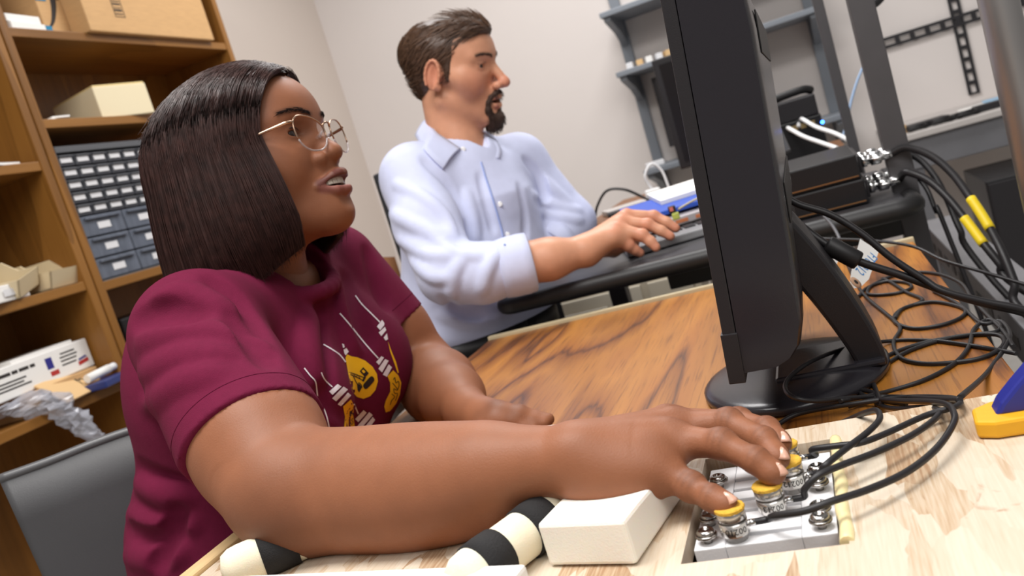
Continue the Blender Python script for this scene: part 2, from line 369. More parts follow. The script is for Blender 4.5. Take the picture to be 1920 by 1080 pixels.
# white flat boxes to its left
w = thing('paper_block', 'pair of thin white boxes stacked at the left end of the upper shelf', 'box', (-1.84, 1.84, z1))
MB().cbox((-1.83, 1.835, z1+.011), (.13, .12, .020), .1, .002).build('lower_box', M_paper, w)
MB().cbox((-1.83, 1.832, z1+.032), (.12, .115, .020), .06, .002).build('upper_box', M_paper, w)
# second shelf
z2 = 1.494
cb = thing('cream_carton', 'small cream carton standing on the shelf behind the woman\'s hair', 'box', (-1.85, 2.10, z2))
MB().cbox((-1.86, 2.10, z2+.045), (.22, .17, .09), -.25, .003).build('carton_body', mat('cream_card', srgb(226, 212, 178), .7), cb)
MB().cbox((-1.86, 2.10, z2+.0925), (.215, .165, .005), -.25, .001).build('carton_lid', M_beigebox, cb)
MB().cbox((-1.82, 1.825, z2+.002), (.10, .09, .004), .3).cbox((-1.80, 1.84, z2+.007), (.08, .05, .005), -.2).build('paper_scrap', M_paper); tag(bpy.data.objects['paper_scrap'], 'loose white paper scraps lying on the shelf above the drawer organizer', 'paper')

# drawer organizer on the shelf below
z3 = 1.058; oy0, oy1, oh = 1.765, 2.245, .365
og = thing('drawer_organizer', 'grey small-parts drawer organizer with labelled drawers on the bookcase shelf', 'organizer', (-1.84, (oy0+oy1)/2, z3))
ox = BX-.012
m = MB(); m.box((ox-.15, oy0, z3), (ox-.02, oy1, z3+oh), .003); m.box((ox-.02, oy0, z3), (ox, oy0+.008, z3+oh)); m.box((ox-.02, oy1-.008, z3), (ox, oy1, z3+oh)); m.box((ox-.02, oy0, z3+oh-.016), (ox, oy1, z3+oh)); m.box((ox-.02, oy0, z3), (ox, oy1, z3+.004))
m.build('cabinet_shell', M_grey_cab, og)
zz = z3+.006
lmesh = None
for row in range(3):
    hgt = .058
    for c in range(3):
        a = oy0+.010+c*(oy1-oy0-.02)/3; b = a+(oy1-oy0-.02)/3-.005
        d = MB().box((ox-.08, a, zz), (ox-.004, b, zz+hgt-.004), .002).build('large_drawer', M_drw_b, og)
        k = (a+b)/2
        MB().box((ox-.004, k-.022, zz+.016), (ox-.0025, k+.022, zz+.034)).build('drawer_label', M_lbl, d)
        MB().box((ox-.004, a+.012, zz+.044), (ox+.004, b-.012, zz+.050), .001).build('drawer_pull', M_drw_b, d)
    zz += hgt
for row in range(5):
    hgt = .0335
    for c in range(8):
        wv = (oy1-oy0-.02)/8; a = oy0+.010+c*wv; b = a+wv-.004
        d = MB().box((ox-.08, a, zz), (ox-.006, b, zz+hgt-.004), .0015).build('small_drawer', M_drw_s, og)
        MB().box((ox-.006, a+.008, zz+.008), (ox-.0035, b-.008, zz+.0215)).build('drawer_label', M_lbl, d)
        MB().box((ox-.006, a+.004, zz+.0235), (ox+.001, b-.004, zz+.0265)).build('drawer_pull', M_grey_cab, d)
    zz += hgt
# black things on the lower shelf of that bookcase
MB().box((-1.98, 1.80, .66), (-1.78, 2.05, .95), .006).build('black_case', M_blk_met); tag(bpy.data.objects['black_case'], 'black equipment case in the dark compartment under the drawer organizer', 'case')

# left bookcase contents
zA, zB, zC = 1.388, 1.073, .803
MB().cbox((-1.80, 1.58, zA+.003), (.10, .14, .006), .2).build('paper_sheet', M_paper); tag(bpy.data.objects['paper_sheet'], 'white sheet of paper lying on the higher shelf of the left bookcase', 'paper')
def bin_(label, c, rz, s=1., tip=0.):
    t = thing('parts_bin', label, 'bin', (c[0], c[1], c[2]), 'beige stacking bins in the left bookcase')
    R = Matrix.Rotation(rz, 3, 'Z') @ Matrix.Rotation(tip, 3, 'X')
    L_, W_, H_ = .17*s, .105*s, .075*s; th = .004
    def panel(pts, n, name):
        mb = MB(); mb.prism([npv(c)+npv(R @ Vector(p)) for p in pts], npv(R @ Vector(n))*th); mb.build(name, M_bin, t)
    panel([(-L_/2, -W_/2, 0), (L_/2, -W_/2, 0), (L_/2, W_/2, 0), (-L_/2, W_/2, 0)], (0, 0, 1), 'bottom')
    for sgn in (-1, 1):
        panel([(-L_/2, sgn*W_/2, 0), (L_/2, sgn*W_/2, 0), (L_/2+.016, sgn*W_/2, H_*.55), (L_/2-.03, sgn*W_/2, H_*.6), (L_/2-.06, sgn*W_/2, H_), (-L_/2, sgn*W_/2, H_)], (0, -sgn, 0), 'side')
    panel([(-L_/2, -W_/2, 0), (-L_/2, W_/2, 0), (-L_/2, W_/2, H_), (-L_/2, -W_/2, H_)], (1, 0, 0), 'back')
    panel([(L_/2, -W_/2, 0), (L_/2, W_/2, 0), (L_/2+.016, W_/2, H_*.55), (L_/2+.016, -W_/2, H_*.55)], (-1, 0, 0), 'front_lip')
    return t
bin_('beige plastic bin lying by the side panel on the middle left shelf', (-1.85, 1.645, zB+.002), .15)
bin_('beige plastic bin tipped up beside the other beige bin', (-1.84, 1.52, zB+.012), .35, 1., .22)
cbx = thing('white_carton', 'small white carton in front of the beige bins on the left shelf', 'box', (-1.775, 1.46, zB))
MB().cbox((-1.79, 1.475, zB+.020), (.09, .13, .038), .25, .003).build('carton_body', M_paper, cbx)
MB().cbox((-1.744, 1.49, zB+.020), (.001, .06, .016), .25).build('carton_label', M_lbl, cbx)
# the white printed cartons with lettering
M_tan = mat('buff_card', srgb(214, 178, 128), .7)
e1 = thing('brown_carton', 'flat brown carton lying under the white printed carton', 'box', (-1.85, 1.56, zC))
MB().cbox((-1.87, 1.555, zC+.028), (.18, .24, .055), .08, .003).build('carton_body', M_card, e1)
t = thing('printed_carton', 'long white printed carton with lines of lettering on the lower left shelf', 'box', (-1.85, 1.56, zC+.056))
cR = Matrix.Rotation(.10, 3, 'Z'); cc = npv((-1.86, 1.52, zC+.094))
MB().cbox(cc, (.14, .34, .074), R=cR, bev=.003).build('carton_body', M_paper, t)
MB().cbox(cc+npv((0, .03, .041)), (.12, .2, .008), R=cR, bev=.001).build('carton_lid_flap', M_paper, t)
fx = npv(cR @ Vector((1, 0, 0))); fy = npv(cR @ Vector((0, 1, 0))); face = cc+fx*.0702
def onface(y, z): return face+fy*y+npv((0, 0, z))
for k, (y, wd) in enumerate(((-.150, .022), (-.124, .034), (-.086, .018), (-.064, .030), (-.030, .016))):
    MB().add([onface(y, .014), onface(y+wd, .014), onface(y+wd, .022), onface(y, .022)], [(0, 1, 2, 3)]).build('print_line', M_ink, t)
for k, (y, z, wd) in enumerate(((-.15, -.002, .10), (-.15, -.010, .09), (-.15, -.018, .11), (.07, .018, .05), (.065, .009, .06), (.065, .0, .055), (.065, -.010, .05))):
    MB().add([onface(y, z), onface(y+wd, z), onface(y+wd, z+.004), onface(y, z+.004)], [(0, 1, 2, 3)]).build('print_line', M_ink, t)
MB().add([onface(.018, -.006), onface(.040, -.006), onface(.040, .022), onface(.018, .022)], [(0, 1, 2, 3)]).build('print_block', M_navy, t)
MB().add([onface(.022, -.024), onface(.05, -.024), onface(.05, -.012), onface(.022, -.012)], [(0, 1, 2, 3)]).build('print_block', M_redink, t)
MB().add([onface(.118, -.024), onface(.155, -.020), onface(.155, -.010), onface(.118, -.014)], [(0, 1, 2, 3)]).build('print_block', M_redink, t)
MB().add([onface(.122, -.012), onface(.152, -.008), onface(.150, -.003), onface(.122, -.007)], [(0, 1, 2, 3)]).build('print_block', M_navy, t)
ev = thing('kraft_envelope', 'tan padded envelope with a black letter M leaning on the lower shelf edge', 'envelope', (-1.77, 1.60, zC))
eR = Matrix.Rotation(.25, 3, 'Z') @ Matrix.Rotation(math.radians(-48), 3, 'Y')
ec = npv((-1.772, 1.575, zC+.035))
MB().cbox(ec, (.006, .17, .09), R=eR, bev=.002).build('envelope_body', M_tan, ev)
ex = npv(eR @ Vector((0, 1, 0))); ez = npv(eR @ Vector((0, 0, 1))); en = npv(eR @ Vector((1, 0, 0)))
text_mesh('M', ec+en*.0035+ex*.02-ez*.012, ex, ez, .036, 'print', M_ink, ev)
mk = thing('marker_pen', 'white marker pen lying on the blue folder at the shelf edge', 'pen', (-1.755, 1.655, zC+.02))
MB().tube([(-1.752, 1.605, zC+.036), (-1.752, 1.68, zC+.040)], .011, 12).build('barrel', M_paper, mk)
MB().tube([(-1.752, 1.68, zC+.040), (-1.752, 1.70, zC+.041)], .0095, 12).build('cap', M_lbl, mk)
MB().cbox((-1.77, 1.655, zC+.012), (.12, .13, .018), .2, .003).build('blue_folder', mat('dark_blue', srgb(44, 56, 112), .4)); tag(bpy.data.objects['blue_folder'], 'dark blue folder jutting over the lower shelf edge under the pen', 'folder')
# crumpled clear bag hanging over the edge
def crumple(name, pts, rad, seed, m, parent=None):
    rng = np.random.default_rng(seed); mb = MB(); pl = cr(pts, 5); n = len(pl); seg = 14
    V = []
    for i, p in enumerate(pl):
        r0 = np.interp(i/(n-1), np.linspace(0, 1, len(rad)), rad)
        for k in range(seg):
            a = 2*math.pi*k/seg; rr = r0*(1+.55*math.sin(3*a+i*.9)*rng.uniform(.2, 1)+.25*rng.uniform(-1, 1))
            V.append(p+npv((.6*math.cos(a)*rr, math.sin(a)*rr*.9, .45*math.sin(a+.9)*rr)))
    F = [(i*seg+k, i*seg+(k+1) % seg, (i+1)*seg+(k+1) % seg, (i+1)*seg+k) for i in range(n-1) for k in range(seg)]
    F.append(tuple(range(seg))[::-1]); F.append(tuple((n-1)*seg+k for k in range(seg)))
    return mb.add(V, F, False).build(name, m, parent)
M_bag = mat('clear_bag', srgb(190, 192, 202), .22, alpha=.55, coat=.5)
tag(crumple('plastic_bag', [(-1.80, 1.35, zC+.035), (-1.78, 1.42, zC+.04), (-1.745, 1.47, zC+.02), (-1.735, 1.50, zC-.02), (-1.735, 1.53, zC-.065), (-1.735, 1.56, zC-.11)], [.024, .038, .034, .030, .026, .016], 3, M_bag), 'crumpled clear plastic bag hanging over the lower left shelf', 'bag')
# ------------------------------------------------------------------ the wooden table
TX0, TX1, TY0, TY1, TZ = -.612, .112, .12, 1.425, .740
tb = thing('work_table', 'wood-grain laminate work table with beige edging', 'table', ((TX0+TX1)/2, .75, 0))
MB().box((TX0, TY0, TZ-.028), (TX1, TY1, TZ), .0015).build('tabletop', M_table, tb)
MB().box((TX0-.002, TY1, TZ-.034), (TX1+.002, TY1+.012, TZ+.006), .002).build('edging', M_edge, tb)
for x in (TX0+.08, TX1-.08):
    for y in (TY0+.06, TY1-.12):
        MB().box((x-.02, y-.02, 0), (x+.02, y+.02, TZ-.0285), .002).build('leg', M_dgrey, tb)

# ------------------------------------------------------------------ box of strand board with a cut-out
OZ = .785; OX0, OX1, OY0, OY1 = -.542, .34, .30, .616
CX0, CX1, CY0, CY1 = -.1185, -.0285, .4400, .585
ob = thing('strand_board_box', 'shallow box topped with pale oriented strand board and a rectangular cut-out', 'board', (-.1, .46, TZ))
MT = .014
for (x0, x1, y0, y1) in ((OX0+.018, CX0, OY0, OY1), (CX1, OX1, OY0, OY1), (CX0, CX1, OY0, CY0), (CX0, CX1, CY1, OY1)):
    pass
def ring_plate(z0, z1):
    o = [(OX0+.018, OY0), (OX1, OY0), (OX1, OY1), (OX0+.018, OY1)]; i = [(CX0, CY0), (CX1, CY0), (CX1, CY1), (CX0, CY1)]
    V = [(x, y, z1) for x, y in o+i]+[(x, y, z0) for x, y in o+i]
    F = [(k, (k+1) % 4, 4+(k+1) % 4, 4+k) for k in range(4)]
    F += [tuple(q+8 for q in f[::-1]) for f in F]
    F += [(8+k, 8+(k+1) % 4, (k+1) % 4, k) for k in range(4)]
    F += [(4+k, 4+(k+1) % 4, 12+(k+1) % 4, 12+k) for k in range(4)]
    return MB().add(V, F)
ring_plate(OZ-MT, OZ).build('top_board', M_osb, ob)
MB().box((OX0, OY0, TZ+.0005), (OX0+.0175, OY1, OZ+.004), .002).build('side_strip', M_pine, ob)
MB().box((OX0+.018, OY1-.018, TZ+.0005), (OX1, OY1-.001, OZ-MT), .001).build('rear_strip', M_osb, ob)
MB().box((OX0+.018, OY0+.001, TZ+.0005), (OX1, OY0+.018, OZ-MT), .001).build('front_strip', M_osb, ob)
MB().box((OX0+.05, OY0+.02, TZ+.0005), (CX0-.002, OY0+.05, OZ-MT), .001).build('inner_strip', M_pine, ob)
# cream hot-glue bead at the right side of the cut-out
glue = [(CX1-.001+.0006*math.sin(k*1.3), CY0+.003+k*.0118, OZ-.0010) for k in range(13)]
MB().tube(cr(glue, 4), [.0040+.0003*math.sin(k*.6) for k in range(len(cr(glue, 4)))], 10).build('glue_bead', mat('cream_glue', srgb(236, 220, 168), .35, sss=.2), ob)

# ------------------------------------------------------------------ white slotted mounting plate
PZ = .779; PX0, PX1, PY0, PY1 = -.1155, -.0345, .4650, .578
pl = thing('mounting_plate', 'white printed mounting plate with long slots set into the board cut-out', 'plate', ((PX0+PX1)/2, .49, TZ+.001))
# plate body: ribs between slots so every slot is real depth
slots = [.4770, .4925, .5080, .5235, .5390, .5545]
M_pl = mat('white_printed_plastic', srgb(242, 242, 244), .45, bump=.00012, bscale=700, stretch=(1, .1, 1))
m = MB(); m.box((PX0, PY0, PZ-.022), (PX1, PY1, PZ-.009)); m.build('plate_base', M_pl, pl)
edges = [PY0]+[s for c in slots for s in (c-.0022, c+.0022)]+[PY1]
m = MB()
for k in range(0, len(edges), 2): m.box((PX0+.0185, edges[k], PZ-.0089), (PX1-.0195, edges[k+1], PZ), .0006)
m.box((PX0, PY0, PZ-.0089), (PX0+.0183, PY1, PZ), .0006); m.box((PX1-.0193, PY0, PZ-.0089), (PX1, PY1, PZ), .0006)
m.build('ribs', M_pl, pl)
m = MB(); m.box((PX0+.022, PY0-.0006, PZ-.0165), (PX1-.020, PY0-.0001, PZ-.0105)); m.build('front_slot', M_blk_rub, pl)
M_feet = M_pl
MB().box((PX0+.004, PY0+.004, TZ+.001), (PX1-.004, PY1-.004, PZ-.0225)).build('pedestal', M_feet, pl)

# screws: button head with flange, socket and shank
def screw(label, x, y):
    t = thing('socket_screw', label, 'screw', (x, y, PZ), 'steel screws in the mounting plate')
    MB().lathe((x, y, PZ), (0, 0, 1), [(.0026, 0), (.0026, .004)], 12).build('shank', M_steel, t)
    MB().lathe((x, y, PZ+.004), (0, 0, 1), [(.0062, 0), (.0066, .0004), (.0066, .0014), (.0062, .0018)], 24).build('washer', M_steel, t)
    MB().lathe((x, y, PZ+.0058), (0, 0, 1), [(.0054, 0), (.0056, .0008), (.0052, .0018), (.0042, .0026), (.0022, .0031), (.0021, .0016), (.0005, .0015)], 24).build('head', M_steel, t)
for lab, px, py in (('front left screw of the white plate', 1322, 1002), ('second left screw of the white plate beside the thumb-side sensor', 1326, 968), ('left screw of the white plate farthest from the camera', 1346, 898),
                    ('front right screw of the white plate nearest the glue bead', 1545, 980), ('second right screw of the white plate', 1544, 948), ('right screw of the white plate under the cables', 1540, 900), ('right screw of the white plate farthest back', 1537, 877)):
    q = onz(px, py, PZ+.006); screw(lab.replace('thumb-side', 'nearest'), min(max(q[0], PX0+.008), PX1-.008), min(max(q[1], PY0+.008), PY1-.008))

# fingertip force sensors
M_sens = mat('sensor_steel', srgb(206, 202, 198), .24, .9, bump=.00005, bscale=400)
M_sens2 = mat('sensor_steel_dark', srgb(120, 116, 112), .3, .9)
SENS = []
for lab, num, px, py in (('force sensor under the little finger marked 00210', '00210', 1383, 1010), ('force sensor under the ring finger marked 00213', '00213', 1453, 967), ('force sensor under the middle finger marked 00212', '00212', 1490, 925), ('force sensor under the index finger at the back of the row', '00211', 1483, 893)):
    q = onz(px, py, PZ); x, y = q[0], q[1]
    if num == '00212': y += .004
    if num == '00211': x, y = x+.0, y+.006
    t = thing('force_sensor', 'small silver cylindrical '+lab, 'sensor', (x, y, PZ), 'silver fingertip force sensors')
    r = .0085
    MB().lathe((x, y, PZ+.0002), (0, 0, 1), [(r-.002, 0), (r-.002, .0035), (r-.0006, .0036), (r, .0042), (r, .0120)], 36).build('housing', M_sens, t)
    MB().lathe((x, y, PZ+.0122), (0, 0, 1), [(r-.0006, 0), (r-.0006, .0012)], 36).build('groove_ring', M_sens2, t)
    MB().lathe((x, y, PZ+.0134), (0, 0, 1), [(r-.0002, 0), (r, .0004), (r, .0048), (r-.0004, .0052)], 36).build('tool_cap', M_sens, t)
    rng = random.Random(num); prof = []
    mb = MB(); seg = 40; V = []
    for z in (.0, .0016, .0022):
        for k in range(seg):
            rr = r+.0004+.00035*math.sin(k*2.3+len(num))*(rng.random()) - (.0007 if z > .002 else 0)
            V.append((x+rr*math.cos(2*math.pi*k/seg), y+rr*math.sin(2*math.pi*k/seg), PZ+.0187+z))
    F = [(i*seg+k, i*seg+(k+1) % seg, (i+1)*seg+(k+1) % seg, (i+1)*seg+k) for i in range(2) for k in range(seg)]+[tuple(range(seg))[::-1], tuple(2*seg+k for k in range(seg))]
    mb.add(V, F).build('felt_pad', M_cork, t)
    # cable outlet
    ca = math.radians(4)
    MB().tube([(x+.0078, y+.0006, PZ+.0085), (x+.0125, y+.001, PZ+.0085)], .0021, 12).build('cable_outlet', M_chrome, t)
    # number engraved on a paper wrap, bottom up, facing the camera
    a0 = math.atan2(-y, -x)
    V = []; F = []; seg2 = 10
    for k in range(seg2+1):
        a = a0-.05+.95*k/seg2
        for z in (.0050, .0116): V.append((x+(r+.0002)*math.cos(a), y+(r+.0002)*math.sin(a), PZ+z))
    F = [(2*k, 2*k+2, 2*k+3, 2*k+1) for k in range(seg2)]
    wr = MB().add(V, F, True).build('number_label', M_paper, t)
    tx = text_mesh(num, (0, 0, 0), (1, 0, 0), (0, 1, 0), .0052, 'number_print', M_ink, wr)
    for v in tx.data.vertices:
        gx, gy = v.co.x+t.location.x, v.co.y+t.location.y   # flat text coordinates
        a = a0+.80-(gx)/(r); zz_ = .0100-gy
        v.co = Vector((x+(r+.0004)*math.cos(a), y+(r+.0004)*math.sin(a), PZ+zz_))-t.location
    SENS.append(npv((x, y, PZ+.0209)))
SENS_OUT = [s+npv((.0120, .001, -.0124)) for s in SENS]

# ------------------------------------------------------------------ foam block and arm rest
fb = thing('foam_block', 'cream foam block under the heel of the hand', 'foam', (-.19, .48, OZ))
fz = OZ+.001
FBR = Matrix.Rotation(-.10, 3, 'Z')
c0 = onz(1030, 1062, fz); c1 = onz(1195, 1060, fz)
fdir = (c1-c0)/np.linalg.norm(c1-c0); fper = npv((-fdir[1], fdir[0], 0))
fw_ = np.linalg.norm(c1-c0); FH = .028
mb = MB(); nx_, ny_, nz_ = 10, 14, 6
bm = bmesh.new(); bmesh.ops.create_cube(bm, size=1); bmesh.ops.subdivide_edges(bm, edges=list(bm.edges), cuts=7, use_grid_fill=True)
rng = random.Random(5)
V = []
for q in bm.verts:
    u_, v_, w_ = q.co.x+.5, q.co.y+.5, q.co.z+.5
    p = c0+fdir*(u_*fw_)+fper*(v_*.095)+npv((0, 0, w_*FH))
    sag = .006*math.exp(-((u_-.55)/.45)**2-((v_-.75)/.35)**2)*w_
    ns = npv((rng.gauss(0, .00012), rng.gauss(0, .00012), rng.gauss(0, .0001)))
    p = p-npv((0, 0, sag))
    V.append(p)
bm.verts.index_update(); F = [[q.index for q in f.verts] for f in bm.faces]; bm.free()
o = MB().add(V, F, False).build('foam_body', M_foam, fb, bevel=.0025)

M_rollfoam = mat('ivory_foam', srgb(238, 229, 204), .95, bump=.00025, bscale=900, sss=.2, spec=.2)
def roll(label, a, b, r, straps):
    t = thing('foam_roll', label, 'foam roll', ((a[0]+b[0])/2, (a[1]+b[1])/2, OZ), 'foam arm-rest rolls')
    a, b = npv(a), npv(b); ax = (b-a)/np.linalg.norm(b-a); L_ = np.linalg.norm(b-a)
    MB().lathe(a, ax, [(.002, 0), (r*.75, .003), (r*.95, .009), (r, .016), (r, L_-.016), (r*.95, L_-.009), (r*.75, L_-.003), (.002, L_)], 28).build('roll_core', M_rollfoam, t)
    for (s0, s1) in straps:
        MB().lathe(a+ax*s0, ax, [(r-.001, 0), (r+.0012, 0), (r+.0016, (s1-s0)*.5), (r+.0012, s1-s0), (r-.001, s1-s0)], 28).build('strap', M_strap, t)
    return t
RR = .0155
ra = onz(925, 1046, OZ+RR); rb = onz(1075, 932, OZ+RR); rdir = (rb-ra)/np.linalg.norm(rb-ra)
roll('cream foam roll with two black straps beside the foam block', ra-rdir*.034, rb+rdir*.045, RR, ((.018, .039), (.062, .083)))
ra = onz(445, 1062, OZ+RR); rb = onz(575, 1006, OZ+RR); rdir2 = (rb-ra)/np.linalg.norm(rb-ra)
roll('cream foam roll with a black strap under the elbow', ra-rdir2*.012, rb+rdir2*.06, RR, ((.030, .056), (.085, .105)))
# white rails at the two ends of the arm rest
a = onz(430, 1079, OZ+.022); b = onz(986, 1056, OZ+.022)
dr = (b-a)/np.linalg.norm(b-a); pr_ = npv((dr[1], -dr[0], 0))
def rail(label, a, b, h, wid):
    dr = (b-a)/np.linalg.norm(b-a); pr_ = npv((dr[1], -dr[0], 0)); L_ = np.linalg.norm(b-a)
    o = MB().frame(npv((a[0], a[1], OZ+.0005)), dr, -pr_, (0, 0, 1), (0, -wid, 0), (L_, 0, h), .0025).build('rest_rail', mat('rail_white', srgb(240, 239, 236), .5))
    return tag(o, label, 'rail', 'white arm-rest rails')
rail('long white rail along the bottom edge of the picture', a-dr*.12, b, .0215, .02)
a = onz(880, 815, OZ+.030); b = onz(1143, 781, OZ+.030)
rail('white rail showing behind the forearm above the wrist', a-(b-a)*.6, b, .0295, .016)

# ------------------------------------------------------------------ bar clamp at the right
q = onz(1895, 800, OZ)
cl = thing('bar_clamp', 'blue bar clamp with a yellow jaw pad pressing on the board', 'clamp', (q[0], q[1], OZ))
mb = MB()
outl = [(-.020, -.012), (-.010, -.017), (.03, -.017), (.036, -.008), (.036, .012), (.028, .018), (-.006, .018), (-.018, .010)]
mb.prism([(q[0]+x, q[1]+y, OZ+.0005) for x, y in outl], (0, 0, .011)); mb.build('jaw_pad', M_clampy, cl, bevel=.002)
mb = MB()
prof = [(-.008, .004), (.030, .004), (.036, .014), (.055, .028), (.085, .040), (.11, .042), (.11, .062), (.07, .058), (.042, .049), (.022, .036), (.006, .021), (-.003, .012)]
mb.prism([(q[0]+x, q[1]-.007, OZ+z+.006) for x, z in prof], (0, .017, 0)); mb.build('jaw_arm', M_clampb, cl, bevel=.0025)
MB().box((q[0]+.09, q[1]-.004, OZ-.05), (q[0]+.103, q[1]+.008, OZ+.26)).build('bar', M_steel, cl)

# ------------------------------------------------------------------ monitor seen edge-on
MY0, MY1 = .700, 1.075
mn = thing('monitor', 'black flat monitor seen edge-on on its curved stand', 'monitor', (-.07, .88, TZ))
b0 = ony(1370, 714, MY0); t0 = ony(1238, 2, MY0)
axz = (t0-b0); axz[1] = 0; axz /= np.linalg.norm(axz); axx = npv((axz[2], 0, -axz[0])); yv = npv((0, 1, 0))
HM = .325
k_ = 1.0
S = .72/1613
def mf(name, lo, hi, m_, bev=0, parent=mn):
    return MB().frame(b0, axx, yv, axz, lo, hi, bev).build(name, m_, parent)
mf('front_bezel', (0, 0, 0.0), (.011, MY1-MY0, HM), M_blk, .0012)
mf('screen', (-.0004, .016, .045), (.0004, MY1-MY0-.016, HM-.016), mat('screen_glass', srgb(60, 66, 74), .2))
# rear housing: straight flank that rolls round at the back
prof = [(.0116, .004), (.040, .006), (.052, .012), (.0600, .022), (.0645, .040), (.0655, .08), (.0655, HM-.05), (.0640, HM-.025), (.058, HM-.010), (.046, HM-.003), (.0116, HM-.001)]
def house(name, y0, y1, sx, m_):
    pts = [b0+axx*(.0116+(x-.0116)*sx)+axz*z+yv*y0 for x, z in prof]; mb = MB(); mb.prism(pts, yv*(y1-y0), False); o = mb.build(name, m_, mn, bevel=.004); return o
secs = [(0, .60), (.004, .80), (.012, .93), (.03, 1.0), (MY1-MY0-.03, 1.0), (MY1-MY0-.012, .93), (MY1-MY0-.004, .8), (MY1-MY0, .6)]
mb = MB(); V = []; n = len(prof)
for y, sx in secs:
    for x, z in prof: V.append(b0+axx*(.0116+(x-.0116)*(.82+.18*sx))+axz*(HM/2+(z-HM/2)*(.985+.015*sx))+yv*(y+.0004))
F = [(i*n+k, i*n+(k+1) % n, (i+1)*n+(k+1) % n, (i+1)*n+k) for i in range(len(secs)-1) for k in range(n)]+[tuple(range(n))[::-1], tuple((len(secs)-1)*n+k for k in range(n))]
F = [f[::-1] for f in F]
o = mb.add(V, F, True).build('rear_housing', M_blk_s, mn)
md = o.modifiers.new('s', 'EDGE_SPLIT'); md.split_angle = math.radians(38)
# lower bezel lip that juts below
MB().frame(b0, axx, yv, axz, (-.0016, -.0012, -.003), (.0122, MY1-MY0+.0012, .040), .001).build('lower_bezel', M_blk, mn)
for z in (.12, .26): mf('rear_vent_strip', (.0656, .04, z-.004), (.0668, MY1-MY0-.04, z+.03), M_blk_rub, .0006)
# stand: shallow oval base plus curved neck
bc = npv((-.066, .866, TZ))
mb = MB(); V = []; seg = 48
for (sc_, z) in ((.97, .0008), (1.0, .003), (1.0, .008), (.97, .0105), (.90, .0125), (.6, .0150), (.25, .0158)):
    for k in range(seg):
        a = 2*math.pi*k/seg; V.append(bc+npv((.090*sc_*math.cos(a), .105*sc_*math.sin(a), z)))
F = [(i*seg+k, i*seg+(k+1) % seg, (i+1)*seg+(k+1) % seg, (i+1)*seg+k) for i in range(6) for k in range(seg)]+[tuple(range(seg))[::-1], tuple(6*seg+k for k in range(seg))]
mb.add(V, F, True).build('stand_base', M_blk_s, mn)
# raised lens-shaped cable pad on the base
MB().frame(bc+npv((.035, 0, .012)), (1, 0, 0), yv, (0, 0, 1), (-.05, -.045, 0), (.05, .045, .006), .0028).build('base_rib', M_blk_s, mn)
# neck: swept box from base rear up to the panel
nk = [(.040, .012), (.036, .030), (.022, .062), (.004, .092), (-.016, .118), (-.032, .140), (-.040, .160)]
nk = cr([npv((x, 0, z)) for x, z in [(.074, .006), (.070, .030), (.058, .068), (.042, .108), (.022, .148), (.004, .178), (-.010, .195)]], 4)
mb = MB(); V = []; th = .024; wd = .036
for i, p in enumerate(nk):
    t = nk[min(i+1, len(nk)-1)]-nk[max(i-1, 0)]; t /= np.linalg.norm(t); nn = npv((t[2], 0, -t[0]))
    if nn[0] < 0: nn = -nn
    u_ = i/(len(nk)-1); t2 = .013+.009*u_
    for (a_, b_) in ((-1, -1), (1, -1), (1, 1), (-1, 1)):
        V.append(npv((bc[0], bc[1], TZ))+p+nn*t2*a_+yv*b_*wd)
F = [(i*4+k, i*4+(k+1) % 4, (i+1)*4+(k+1) % 4, (i+1)*4+k) for i in range(len(nk)-1) for k in range(4)]+[(3, 2, 1, 0), tuple((len(nk)-1)*4+k for k in range(4))]
mb.add(V, F, False).build('stand_neck', M_blk, mn, bevel=.006)

# ------------------------------------------------------------------ cables
def cable(name, label, pts, r, m_=None, cat='cable', group=None, seg=8, n=8):
    pl_ = cr(pts, n); return tag(MB().tube(pl_, r, seg).build(name, m_ or M_cable, loc=tuple(pts[0])), label, cat, group)
def zpath(lst, z0, r=.0022):
    out = []
    for k, q in enumerate(lst):
        x, y = q[0], q[1]; z = q[2] if len(q) > 2 else z0
        out.append(onz(x, y, z+r))
    return out
G = 'black sensor leads tangled on the table'
ct = TZ+.0022
s1, s2, s3, s4 = SENS_OUT
cz = OZ
cable('sensor_cable', 'sensor lead curving from the little finger sensor across the board', [s1, s1+npv((.008, .001, 0))]+zpath([(1452, 967, PZ+.012), (1509, 958, PZ+.016), (1559, 940, OZ+.012), (1630, 917, OZ+.010), (1700, 885, OZ+.008), (1754, 843, OZ+.008), (1785, 800, OZ+.010), (1789, 775, OZ+.012), (1768, 756, OZ+.006), (1700, 752, .765), (1640, 750, .745), (1590, 762, .742)], 0), .0021, group=G)
cable('sensor_cable', 'sensor lead running from the ring finger sensor', [s2, s2+npv((.007, .001, 0))]+zpath([(1509, 917, PZ+.012), (1534, 892, PZ+.018), (1576, 873, OZ+.012), (1647, 846, OZ+.010), (1718, 811, OZ+.008), (1761, 775, OZ+.006), (1735, 764, .772), (1680, 766, .75), (1645, 757, .742), (1640, 738, .742), (1612, 730, .742)], 0), .0021, group=G)
cable('sensor_cable', 'sensor lead from the middle finger sensor ending in a small upright loop', [s3, s3+npv((.006, .001, 0))]+zpath([(1545, 875, PZ+.016), (1580, 846, OZ+.012), (1626, 811, OZ+.012), (1649, 786, OZ+.012), (1644, 770, OZ+.010), (1622, 774, OZ+.004), (1594, 786, .775), (1560, 800, .742)], 0), .0021, group=G)
cable('sensor_cable', 'sensor lead from the rearmost sensor looping far right and back', [s4, s4+npv((.006, .001, 0))]+zpath([(1523, 843, PZ+.014), (1569, 836, OZ+.010), (1615, 830, OZ+.010), (1665, 811, OZ+.008), (1736, 779, OZ+.006), (1790, 763, OZ+.006), (1800, 753, OZ+.002), (1780, 746, .775), (1700, 745, .75), (1594, 758, .748), (1500, 775, .745), (1460, 795, .742), (1442, 808, .742)], 0), .0021, group=G)
